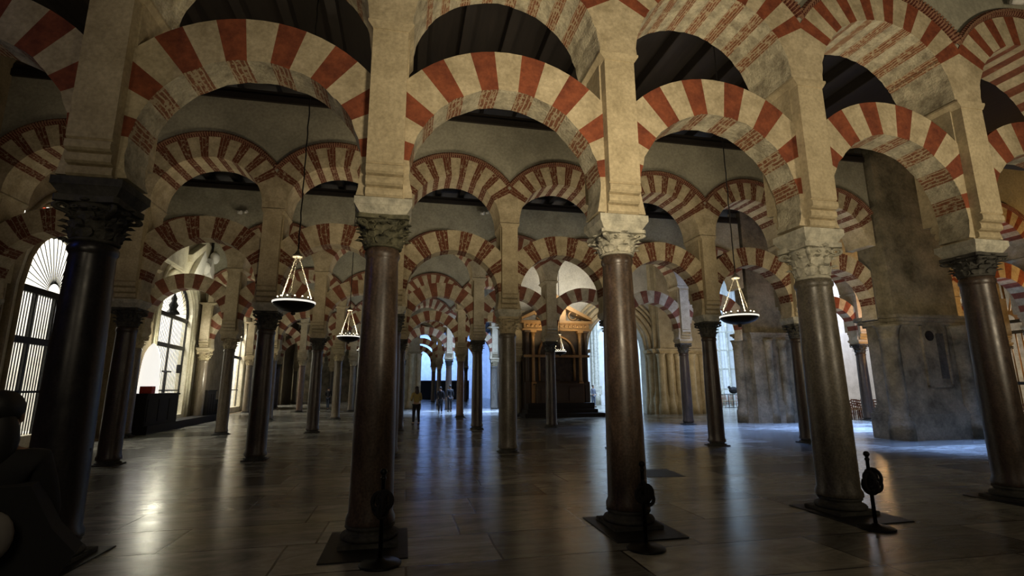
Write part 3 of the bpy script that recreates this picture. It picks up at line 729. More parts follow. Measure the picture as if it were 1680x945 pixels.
great_pier('great_pier', 'moulded stone pier carrying the right side of the pointed cathedral arch', 17.95, 21.9, 22.0, 23.4, 3.85,
           cols=[(20.2, 21.9, .2), (20.9, 21.92, .17), (21.6, 21.95, .2), (18.2, 21.95, .2), (18.75, 21.9, .17), (19.35, 21.95, .22), (17.9, 22.6, .2)], base=1.35, mat='pier')
t = thing('wall_plaque', 'tall framed stone plaque with a round dark hole on the massive pier', 'plaque', (19.35, 6.70, 0))
bm = bmesh.new(); box(bm, -.43, .43, -.035, .04, 1.6, 3.42, .01); new_obj('panel', bm, M['pier'] if 0 else M['pierstone'], t)
bm = bmesh.new()
for a in ((-.48, -.40, 1.55, 3.47), (.40, .48, 1.55, 3.47)): box(bm, a[0], a[1], -.07, .03, a[2], a[3], .012)
for a in ((1.53, 1.61), (3.41, 3.49)): box(bm, -.48, .48, -.07, .03, a[0], a[1], .012)
new_obj('frame', bm, M['pierstone'], t)
bm = bmesh.new(); prism(bm, [(.16*math.cos(2*PI*q/20)-.16, 3.12+.16*math.sin(2*PI*q/20)) for q in range(20)], -.05, -.03, 'y'); new_obj('round_hole', bm, M['slab'], t)
bm = bmesh.new(); box(bm, .08, .36, -.055, -.02, 1.8, 3.2, .01); new_obj('dark_strip', bm, M['darkstone'], t)

# ---------------------------------------------------------------- cathedral wall on the fourth line, with its pointed arch
def strips_x(bm, xa, xb, y0, y1, zt, ops, st=.12):
    xs = [xa]
    while xs[-1] < xb-1e-6: xs.append(min(xs[-1]+st, xb))
    for a, b in zip(xs, xs[1:]):
        mth = (a+b)/2; za = zb = 0; sl = 0
        for xc, hw, zs, zc, s0 in ops:
            if abs(mth-xc) < hw: za, zb = arch_z(a-xc, hw, zs, zc), arch_z(b-xc, hw, zs, zc); sl = s0
        for (p, q, r_, s_) in ([(za, zb, zt, zt)] + ([(0, 0, sl, sl)] if sl > .01 else [])):
            v = [bm.verts.new(c) for c in ((a, y0, p), (b, y0, q), (b, y1, q), (a, y1, p), (a, y0, r_), (b, y0, s_), (b, y1, s_), (a, y1, r_))]
            for f in ((0, 3, 2, 1), (4, 5, 6, 7), (0, 1, 5, 4), (2, 3, 7, 6)): bm.faces.new([v[i] for i in f])
            if p > .01 or True:
                for f in ((0, 4, 7, 3), (1, 2, 6, 5)):
                    pass
    for xc, hw, zs, zc, s0 in ops:      # jambs
        for x in (xc-hw, xc+hw):
            bm.faces.new([bm.verts.new(c) for c in ((x, y0, s0), (x, y1, s0), (x, y1, zs), (x, y0, zs))])
    for x in (xa, xb): bm.faces.new([bm.verts.new(c) for c in ((x, y0, 0), (x, y1, 0), (x, y1, zt), (x, y0, zt))])
M['cwall'] = stone('cathedral_wall_plaster', (.42, .40, .34), (.58, .56, .48), 1.3, .85, .12)
bm = bmesh.new(); strips_x(bm, 9.55, 20.0, 22.7, 23.6, 9.85, [(15.75, 1.95, 3.75, 6.2, 0)]); struct(new_obj('wall_cathedral_front', bm, M['cwall']), 'pale plaster wall with a tall pointed arch')
t = thing('pointed_arch', 'pale moulded pointed arch opening to the bright blue-white cathedral', 'arch', (15.75, 22.7, 0))
for e, dy, r in ((.0, .1, .10), (.22, -.06, .13), (.50, -.12, .15), (.80, -.10, .10), (1.06, -.06, .10)):
    bm = bmesh.new(); hh = 1.95+e; cz = 6.2+e*1.0
    pts = [(-hh, dy, 3.75)]+[(-hh+2*hh*q/30, dy, arch_z(-hh+2*hh*q/30, hh, 3.75, cz)) for q in range(1, 30)]+[(hh, dy, 3.75)]
    tube(bm, pts, r, 10); new_obj('archivolt', bm, M['pier'], t)
for sg in (-1, 1):
    bm = bmesh.new()
    for e, dy, r in ((.02, .1, .11), (.24, -.05, .13), (.52, -.12, .15)): lathe(bm, [(r*1.5, 0), (r*1.5, .9), (r*1.1, 1.05), (r, 1.1), (r, 3.35), (r*1.3, 3.5), (r*1.5, 3.62)], 14, sg*(1.95+e), dy)
    box(bm, min(sg*1.8, sg*2.7), max(sg*1.8, sg*2.7), -.32, .25, 3.6, 3.8, .03)
    new_obj('jamb', bm, M['pier'], t)
# ---------------------------------------------------------------- altarpiece
t = thing('altarpiece', 'dark wooden altarpiece with gilded carved top between far columns', 'altar', (11.7, 21.9, 0))
def part(name, f, mat, par=None, **k):
    bm = bmesh.new(); f(bm); return new_obj(name, bm, mat, par if par is not None else t, **k)
def A1(bm):
    box(bm, -2.2, 2.3, -1.3, .5, 0, .22, .015); box(bm, -2.0, 2.0, -1.0, .5, .22, .42, .015); box(bm, -1.9, 1.9, -.75, .5, .42, .75, .015)
part('steps', A1, M['dwood'])
part('altar_table', lambda bm: (box(bm, -1.35, 1.35, -.65, .1, .75, 1.72, .02), box(bm, -1.45, 1.45, -.72, .12, 1.72, 1.80, .01)), M['wood2'])
part('panel', lambda bm: [box(bm, -1.2+.8*q+.05, -1.2+.8*(q+1)-.05, -.68, -.64, .85, 1.62, .02) for q in range(3)], M['wood2'])
part('painting', lambda bm: box(bm, -1.3, 1.3, .15, .25, 1.95, 4.9), M['paint'])
for sx in (-1.75, -1.4, 1.4, 1.75):
    part('altar_column', lambda bm: (box(bm, sx-.15, sx+.15, -.15, .15, .75, 1.9, .02), lathe(bm, [(.12, 1.9), (.10, 2.0), (.095, 4.3), (.12, 4.4), (.10, 4.45), (.15, 4.7)], 14, sx, 0), box(bm, sx-.17, sx+.17, -.17, .17, 4.7, 4.8)), M['wood2'] if abs(sx) > 1.5 else M['gold'])
part('retable_wall', lambda bm: box(bm, -1.95, 1.95, .25, .7, .4, 5.0), M['wood2'])
part('cornice', lambda bm: (box(bm, -2.05, 2.05, -.2, .7, 4.8, 4.92, .02), box(bm, -1.95, 1.95, -.12, .7, 4.92, 5.22), box(bm, -2.15, 2.15, -.28, .7, 5.22, 5.38, .03)), M['gold'])
part('frieze_carving', lambda bm: [ball(bm, (-1.75+.25*q, -.14, 5.07), .09, seg=8, sc=(1, .6, 1)) for q in range(15)], M['gold'])
part('gilded_arch', lambda bm: (tube(bm, [(-1.05*math.cos(PI*q/16), .02, 3.45+1.05*math.sin(PI*q/16)) for q in range(17)], .08, 8), tube(bm, [(-1.05, .02, 1.95), (-1.05, .02, 3.45)], .07, 8), tube(bm, [(1.05, .02, 1.95), (1.05, .02, 3.45)], .07, 8)), M['gold'])
part('cross_rail', lambda bm: box(bm, -1.95, 1.95, -.1, .1, 3.28, 3.42, .01), M['gold'])
for sg in (-1, 1):
    part('pediment', lambda bm: prism(bm, [(sg*2.1, 5.4), (sg*2.1, 5.55), (sg*.55, 6.35), (sg*.35, 6.28), (sg*.5, 6.1)], -.25, .5, 'y'), M['gold'])
    part('side_scroll', lambda bm: tube(bm, [(sg*(1.0+.25*math.cos(a/3)), -.05, 5.7+.25*math.sin(a/3)) for a in range(0, 18)], .06, 6), M['gold'])
part('attic_panel', lambda bm: (box(bm, -.6, .6, -.05, .5, 5.38, 6.5, .02), prism(bm, [(-.75, 6.5), (.75, 6.5), (0, 6.95)], -.1, .5, 'y')), M['gold'])
for gx in (10.6, 12.6): light('AREA', (gx, 20.6, 4.2), 9, (1, .72, .35), .4, to=(gx, 22, 5.6), spread=R(110))

# ---------------------------------------------------------------- cathedral interior beyond
bm = bmesh.new(); strips_x(bm, 11.0, 38, 38.5, 39.5, 17, []); struct(new_obj('wall_cathedral_back', bm, M['white']))
bm = bmesh.new(); box(bm, 10.6, 11.0, 23.6, 38.5, 0, 17); struct(new_obj('wall_cathedral_left', bm, M['white']))
bm = bmesh.new(); box(bm, 37.5, 38, 23, 38.5, 0, 17); struct(new_obj('wall_cathedral_right', bm, M['white']))
bm = bmesh.new(); box(bm, 10.6, 38, 23.0, 39.5, 17, 17.2); box(bm, 16, 38, 23.0, 23.2, 9.9, 17); struct(new_obj('ceiling_cathedral', bm, M['white']))
t = thing('wall_pilasters', 'tall grey-white gothic wall ribs inside the bright cathedral', 'ribs', (0, 38.4, 0))
for k in range(12):
    x = 17+k*1.7; bm = bmesh.new()
    for dx, r in ((-.28, .12), (0, .2), (.28, .12)): lathe(bm, [(r*1.4, 0), (r*1.4, 1.0), (r, 1.15), (r, 7.6), (r*1.4, 7.8), (r, 7.95), (r, 13)], 10, x+dx, 0)
    new_obj('rib', bm, M['greystone'] if k < 5 else M['white'], t)
for k in range(4):
    bm = bmesh.new(); x = 17+k*1.7+.85; hh = .55
    tube(bm, [(x-hh, 0, 2.5)]+[(x-hh+2*hh*q/14, 0, arch_z(-hh+2*hh*q/14, hh, 6.0, 7.1)) for q in range(15)]+[(x+hh, 0, 2.5)], .07, 6); new_obj('tracery', bm, M['greystone'], t)
bm = bmesh.new(); box(bm, 19.5, 20.9, 38.2, 38.49, .9, 1.7, .02); tag(new_obj('wall_tablet', bm, M['greystone']), 'small grey tablet on the bright cathedral wall beside the standing man', 'tablet')
# carved white screen seen in the bright passage
t = thing('carved_screen', 'pale blue-white traceried tower screen glowing in the narrow bright passage', 'screen', (30.5, 33, 0))
for k in range(5):
    x = -1.6+k*.8
    part('screen_post', lambda bm: (lathe(bm, [(.14, 0), (.14, 1.2), (.09, 1.3), (.08, 6.5), (.12, 6.6), (.02, 7.6)], 8, x, 0)), M['greystone'])
for z in (1.3, 3.0, 4.6, 6.2):
    part('screen_rail', lambda bm: box(bm, -1.7, 1.7, -.06, .06, z, z+.12), M['greystone'])

# ---------------------------------------------------------------- east part: warm lit aisle right of the great piers
ER = [dict(y=6.92, x0=21.2, s=2.94, zA=3.60, zI=5.90, top=9.05, n=4, nm='second_east'), dict(y=14.3, x0=21.6, s=2.95, zA=3.75, zI=6.0, top=9.1, n=4, nm='third_east')]
for ei, rd in enumerate(ER):
    s = rd['s']; zA, zI = rd['zA'], rd['zI']; z0l = zA+.33; z0u = zI+.02; y = rd['y']; hwp = s/2-.21
    fm = [M['cream'], M['red'], M['cream'], M['red']]; Ru = 1.75*s/2.97
    Lm = arch_mesh(s, z0l, 1.2, 1.74, hwp, -.24, .24, -16.5, 22.5, 10.5, fm, True, .004, 3, 5)
    Um = arch_mesh(s, z0u, s/2-.265, Ru, s/2, -.36, .50, 0, 16.2, 7.2, fm, False, .004, 4, 28)
    Mo = [moulding_mesh(s, z0u, Ru, Ru+.125, yy, sg) for yy, sg in ((-.36, -1), (.50, 1))]
    PM = pier_meshes(zA, zI, .21, .38, .50, s=s)
    ab = ('right of the plaque pier', 'right of the second great pier')[ei]
    bm = bmesh.new()
    for c in range(rd['n']):
        x = rd['x0']+s*(c+.5)
        tag(link_mesh('horseshoe_arch', Lm, None, (x, y, 0)), f'warm lit lower striped arch, {ORD[c]} bay {ab}', 'arch')
        t = thing('round_arch', f'warm lit upper striped arch, {ORD[c]} bay {ab}', 'arch', (x, y, 0))
        link_mesh('arch_ring', Um, t); link_mesh('moulding', Mo[0], t); link_mesh('moulding', Mo[1], t)
        spandrel(bm, s, z0u, Ru, rd['top'], -.345, .485, x)
        column(rd['x0']+s*(c+1), y, zA, zA-.62, 'm_dark' if ei else 'm_brown', 'dark', 'pier', f'dark marble column with carved capital, {ORD[c]} one {ab}')
        pier(rd['x0']+s*(c+1), y, PM, f'warm lit stone pier with rolled corbel, {ORD[c]} one {ab}')
    o = struct(new_obj('wall_'+rd['nm'], bm, M['wall'])); o.location = (0, y, 0)
bm = bmesh.new(); strips_x(bm, 24.6, 38, 22.6, 23.1, 9.85, [(29.9, .55, 4.4, 5.4, 0)]); struct(new_obj('wall_east_back', bm, M['white']))
bm = bmesh.new(); box(bm, 37.6, 38, -9, 23, 0, 9.85); struct(new_obj('wall_right', bm, M['cream']))
t = thing('lattice_panel', 'white diagonal lattice panel behind the dark column, near the rows of chairs', 'lattice', (31.15, 22.45, 0))
bm = bmesh.new(); box(bm, -.5, .5, .0, .05, 0, 4.6); new_obj('backing', bm, M['white'], t)
bm = bmesh.new()
for k in range(-4, 12):
    for sg in (-1, 1):
        z = 1.0+k*.42; a = [(-.5, z if sg > 0 else z+1.0), (.5, z+1.0 if sg > 0 else z)]
        lo, hi = max(.9, min(a[0][1], a[1][1])), min(4.6, max(a[0][1], a[1][1]))
        if hi > lo:
            def xz(zv): return a[0][0]+(zv-a[0][1])/(a[1][1]-a[0][1])*1.0
            tube(bm, [(xz(lo), -.03, lo), (xz(hi), -.03, hi)], .025, 5)
new_obj('lattice', bm, M['greystone'], t)
light('AREA', (26.5, 11.0, 3.2), 260, ORNG, 1.0, to=(27.2, 14.5, 7.0), spread=R(140))
light('AREA', (30.5, 19.0, 8.8), 700, (.72, .80, 1), 2.5, to=(31, 22.5, 2.5))  # added cool light to brighten the white wall and lattice
light('AREA', (28.5, 17.5, 3.4), 80, ORNG, .6, to=(28.0, 15.5, 8))
light('AREA', (25.5, 3.5, 3.0), 130, ORNG, .8, to=(25.5, 7.2, 6.2), spread=R(140))
# gilded chapel with grille on the right wall
t = thing('gilded_grille', 'tall gold-lit chapel grille with a fan top at the right edge', 'grille', (34.0, 14.2, 0))
bm = bmesh.new()
for q in range(20):
    u = -2.6+q*.27; tube(bm, [(0, u, .3), (0, u, 4.3)], .035, 6)
new_obj('bars', bm, M['gold'], t)
bm = bmesh.new()
for z in (1.6, 4.2, 4.75): box(bm, -.07, .07, -2.7, 2.7, z, z+.16)
new_obj('rail', bm, M['iron'], t)
bm = bmesh.new()
for q in range(17):
    a = PI*q/16; tube(bm, [(0, .3*math.cos(a), 4.9+.3*math.sin(a)), (0, 2.3*math.cos(a), 4.9+1.9*math.sin(a))], .05, 5)
new_obj('fan_light', bm, M['gold'], t)
bm = bmesh.new(); box(bm, -.1, .1, -3.0, -2.7, 0, 5); box(bm, -.1, .1, 2.7, 3.0, 0, 5)
tube(bm, [(0, 2.6*math.cos(PI*q/20), 4.9+2.15*math.sin(PI*q/20)) for q in range(21)], .16, 8); new_obj('surround', bm, M['cream'], t)
light('AREA', (36.2, 14.2, 4.8), 190, (1, .85, .6), 2, to=(34.0, 14.2, 2.5))
light('AREA', (32.3, 14.2, 3.0), 40, ORNG, .8, to=(34, 14.2, 4))

# added fill lights for the great piers and the altar wall, no lamps there
light('AREA', (13.5, 3.4, 3.6), 40, WARM, .6, to=(18.5, 6.7, 4.5), spread=R(120))
light('AREA', (14.5, 10.6, 3.4), 40, WARM, .8, to=(20.0, 14.2, 3.5), spread=R(130))
light('AREA', (19.5, 18.6, 3.0), 18, WARM, .8, to=(19.5, 22.0, 3.0), spread=R(130))
light('AREA', (12.5, 19.5, 6.2), 70, NEUT, 1.0, to=(12.5, 22.7, 8.0), spread=R(140))
# ---------------------------------------------------------------- chairs
def make_chair():
    t = thing('church_chair', 'x', 'chair')
    part('seat', lambda bm: box(bm, -.21, .21, -.20, .20, .42, .46, .012), M['rush'], t)
    for sx in (-1, 1):
        part('leg', lambda bm: tube(bm, [(sx*.19, -.18, 0), (sx*.19, -.18, .44)], .02, 6), M['chair'], t)
        part('leg', lambda bm: tube(bm, [(sx*.19, .19, 0), (sx*.19, .19, .45), (sx*.18, .24, .9)], .02, 6), M['chair'], t)
    for z in (.58, .70, .84):
        part('back_slat', lambda bm: box(bm, -.18, .18, .19+(z-.45)*.11, .215+(z-.45)*.11, z, z+.06, .005), M['chair'], t)
    part('stretcher', lambda bm: tube(bm, [(-.19, -.18, .2), (.19, -.18, .2)], .012, 5), M['chair'], t)
    part('stretcher', lambda bm: tube(bm, [(-.19, .19, .25), (.19, .19, .25)], .012, 5), M['chair'], t)
    return t
def dup(root, loc, rz, label=None, group=None):
    r = root.copy(); C.objects.link(r); r.location = loc; r.rotation_euler = (0, 0, rz)
    if label: r['label'] = label
    if group: r['group'] = group
    for ch in list(root.children):
        c = ch.copy(); C.objects.link(c); c.parent = r
        for g in ch.children:
            d = g.copy(); C.objects.link(d); d.parent = c
    return r
ch0 = make_chair(); first = True
for r_ in range(3):
    for c_ in range(7):
        x, y = 23.6+c_*.62+r_*.1, 15.4+r_*.85
        if c_ < 2 and r_ == 0: continue
        lab = f'reddish rush-seat chair, {ORD[c_]} from left in the {ORD[r_]} row beside the plaque pier'
        if first: ch0.location = (x, y, 0); ch0.rotation_euler = (0, 0, R(90)); ch0['label'] = lab; ch0['group'] = 'church chairs in rows by the great pier'; first = False
        else: dup(ch0, (x, y, 0), R(90+random.uniform(-4, 4)), lab, 'church chairs in rows by the great pier')
dup(ch0, (26.6, 14.35, 0), R(-60), 'single chair standing turned in front of the chair rows')
for r_ in range(3):
    for c_ in range(3): dup(ch0, (25.0+c_*.65, 8.6+r_*.9, 0), R(90), f'reddish chair at the right edge, {ORD[c_]} from left in the {ORD[r_]} row there', 'church chairs at the right edge')
for c_ in range(5): dup(ch0, (27.0+c_*.7, 30.6+.1*c_, 0), R(0), f'dark chair behind the thin table in the bright passage, {ORD[c_]} from left', 'chairs in the bright passage')
t = thing('folding_table', 'thin dark table standing in the bright narrow passage', 'table', (27.6, 29.0, 0))
part('tabletop', lambda bm: box(bm, -1.3, 1.3, -.3, .3, .98, 1.03, .008), M['iron'])
for sx in (-1.1, -.2, .2, 1.1): part('leg', lambda bm: (tube(bm, [(sx, 0, 0.03), (sx, 0, .98)], .025, 6), box(bm, sx-.2, sx+.2, -.25, .25, 0, .03, .005)), M['iron'])
bm = bmesh.new(); ball(bm, (0, 0, .28), .3, seg=14, sc=(1.3, .7, .9)); ball(bm, (-.35, 0, .5), .12, seg=10); o = new_obj('dark_bundle', bm, M['rope']); o.location = (27.9, 29.0, 1.03); tag(o, 'dark cloth bundle lying on the thin table', 'bundle')

# ---------------------------------------------------------------- hanging lamps
CUP = {}
def hanging_lamp(x, y, z, r, label, power, n=14, tall=.92):
    t = thing('hanging_lamp', label, 'lamp', (x, y, z))
    part('dish', lambda bm: lathe(bm, [(.012, -.185), (.035, -.175), (.04, -.15), (.03, -.135), (.10, -.125), (r*.55, -.10), (r*.82, -.06), (r*.96, -.015), (r, .0), (r, .07), (r*.96, .07), (r*.93, .01), (r*.5, -.05), (.02, -.07)], 32), M['bronze'], t)
    rim = part('rim', lambda bm: lathe(bm, [(r*1.0, .025), (r*1.035, .03), (r*1.035, .055), (r*1.0, .06)], 32, cap=False), M['lens'], t)
    if 'me' not in CUP:
        bm = bmesh.new(); lathe(bm, [(.012, .0), (.024, .05), (.026, .10)], 8); ball(bm, (0, 0, .115), .014, seg=6, mi=1)
        CUP['me'] = mesh_of('oil_cup', bm, [M['silver'], M['bulb']])
    for q in range(n):
        an = 2*PI*q/n; link_mesh('oil_cup', CUP['me'], t, (r*.80*math.cos(an), r*.80*math.sin(an), .01))
    for k in range(3):
        a = 2*PI*k/3+.5
        def chain(bm):
            nn = 22
            for q in range(nn):
                f = (q+.5)/nn; px, py, pz = r*.95*(1-f)*math.cos(a)+.03*f*math.cos(a), r*.95*(1-f)*math.sin(a)+.03*f*math.sin(a), .05+(tall-.08)*f
                mm = Matrix.Translation((px, py, pz)) @ Matrix.Rotation(a, 4, 'Z') @ Matrix.Rotation(-math.atan2(r*.9, tall), 4, 'Y') @ Matrix.Rotation(PI/2*(q % 2), 4, 'Z')
                pts = [mm @ Vector((.010*math.cos(2*PI*j/8), 0, .028*math.sin(2*PI*j/8))) for j in range(8)]
                tube(bm, pts, .0045, 4, closed=True)
        part('chain', chain, M['silver'], t)
    part('crown_cap', lambda bm: lathe(bm, [(.085, tall-.05), (.09, tall-.02), (.05, tall+.02), (.02, tall+.07), (.012, tall+.1)], 14), M['silver'], t)
    part('cable', lambda bm: tube(bm, [(0, 0, tall+.08)]+[(.006*math.sin(q*2.1), .006*math.cos(q*1.7), tall+.08+(9.8-z-tall-.08)*q/40) for q in range(1, 41)], .013, 6), M['rope'], t)
    light('AREA', (x, y, z+.16), power, (1, .80, .52), r*1.5, to=(x, y, z+3), name='lamp_glow', spread=R(165))
    return t
hanging_lamp(1.22, 3.4, 3.06, .35, 'large hanging oil-lamp dish on three chains between the near-black and mossy-capital columns', 46)
hanging_lamp(10.14, 3.4, 3.02, .38, 'large hanging oil-lamp dish on chains beside the bright passage, right of centre', 60)
light('AREA', (5.7, 3.4, 3.0), 60, WARM, .8, to=(5.7, 3.4, 7), spread=R(150))  # added uplight, no lamp hangs here
hanging_lamp(1.42, 10.5, 3.15, .34, 'smaller hanging lamp dish just left of the mossy-capital column', 60)
hanging_lamp(1.37, 17.8, 3.25, .33, 'small hanging lamp half hidden at the left edge of the mossy-capital column', 60)
hanging_lamp(10.62, 17.8, 3.28, .30, 'tiny bright hanging lamp in front of the altarpiece', 60)
# lamps standing on the abaci and cornices of the farther naves, thrown at the arches
for (x, y, p, col) in ((6.5, 10.6, 48, NEUT), (12.5, 10.6, 40, NEUT), (-3.5, 10.6, 18, WARM), (6.3, 18.2, 60, NEUT), (13.5, 18.4, 95, NEUT), (-3.2, 18.2, 30, NEUT), (1.5, 27.5, 70, NEUT), (6.5, 27.0, 40, WARM), (-4.5, 27.5, 50, NEUT), (1, 37.5, 90, WARM), (7, 37.5, 60, WARM), (-4, 38, 60, NEUT), (2, 49, 90, WARM), (15.5, 3.6, 25, WARM), (-3.5, 3.6, 5, WARM)):
    light('AREA', (x, y, 3.0), p, col, .8, to=(x, y+.4, 7), name='lamp_glow', spread=R(150))

# ---------------------------------------------------------------- free-standing rope posts
def rope_post(x, y, label, seed, lean=0):
    rnd = random.Random(seed); t = thing('rope_post', label, 'post', (x, y, 0)); 
    part('foot', lambda bm: lathe(bm, [(.19, 0), (.195, .012), (.18, .022), (.05, .04), (.028, .06)], 28), M['iron'], t)
    part('pole', lambda bm: lathe(bm, [(.021, .04), (.019, .74), (.026, .75), (.026, .765), (.016, .775)], 14), M['iron'], t)
    part('finial', lambda bm: (ball(bm, (0, 0, .815), .034, seg=14), lathe(bm, [(.014, .77), (.020, .785), (.014, .79)], 12)), M['iron'], t)
    def coil(bm):
        for q in range(7):
            a = rnd.uniform(0, PI); cx, cz = rnd.uniform(-.035, .05), .52+rnd.uniform(-.05, .06); rr = rnd.uniform(.05, .085)
            tube(bm, [(cx+rr*math.cos(2*PI*j/16)*math.cos(a), -.02+rr*math.cos(2*PI*j/16)*math.sin(a), cz+rr*1.15*math.sin(2*PI*j/16)) for j in range(16)], .018, 6, closed=True)
        tube(bm, [(.02*math.sin(j*1.3), .02*math.cos(j*1.3), .42+.02*j) for j in range(11)], .03, 8)
    part('rope_coil', coil, M['rope'], t)
    part('hook', lambda bm: tube(bm, [(0, 0, .60), (-.05, 0, .60), (-.06, 0, .57), (-.05, 0, .55)], .007, 6), M['iron'], t)
rope_post(3.03, -.84, 'black rope post standing before the mossy-capital column', 1)
rope_post(5.63, -.96, 'black rope post on a round foot before the pale-capital column', 2)
rope_post(8.52, -.86, 'black rope post standing free beside the grey-brown column', 5)
# dark floor slabs
for i, (c, nm) in enumerate(((0, 'near-black column'), (1, 'mossy-capital column'), (2, 'pale-capital column'), (3, 'grey-brown column'), (4, 'dark right-edge column'))):
    x = -.08+2.965*c; bm = bmesh.new(); box(bm, x-.43, x+.40, -.73, .34, 0, .012, .003); tag(new_obj('floor_slab', bm, M['slab']), f'black square floor slab under the {nm}', 'slab')
    bpy.data.objects
bm = bmesh.new(); prism(bm, [(7.55, 2.82), (8.24, 2.72), (8.32, 3.56), (7.72, 3.62)], 0, .006, 'z'); tag(new_obj('floor_slab', bm, M['slab']), 'black floor slab lying alone behind the pale-capital column', 'slab')
# little spotlights on the walls
def spot(x, y, z, label):
    t = thing('wall_spotlight', label, 'spotlight', (x, y, z))
    part('bracket', lambda bm: (box(bm, -.22, .22, -.06, .0, .05, .11, .01), box(bm, -.03, .03, -.1, .0, -.02, .06, .01)), M['silver'], t)
    part('lamp_head', lambda bm: tube(bm, [(-.1, -.1, -.06), (.04, -.18, -.08)], [.05, .075], 12), M['white'], t)
    part('lamp_head', lambda bm: tube(bm, [(.14, -.1, -.04), (.24, -.16, -.02)], [.04, .06], 12), M['white'], t)
spot(13.07, -.45, 8.0, 'white twin spotlight on the wall at the top right corner')
spot(6.15, 13.90, 8.8, 'small spotlight under the wall plate of the third arcade, centre')
spot(-3.1, 13.90, 8.2, 'small white spotlight on the third arcade wall at left')

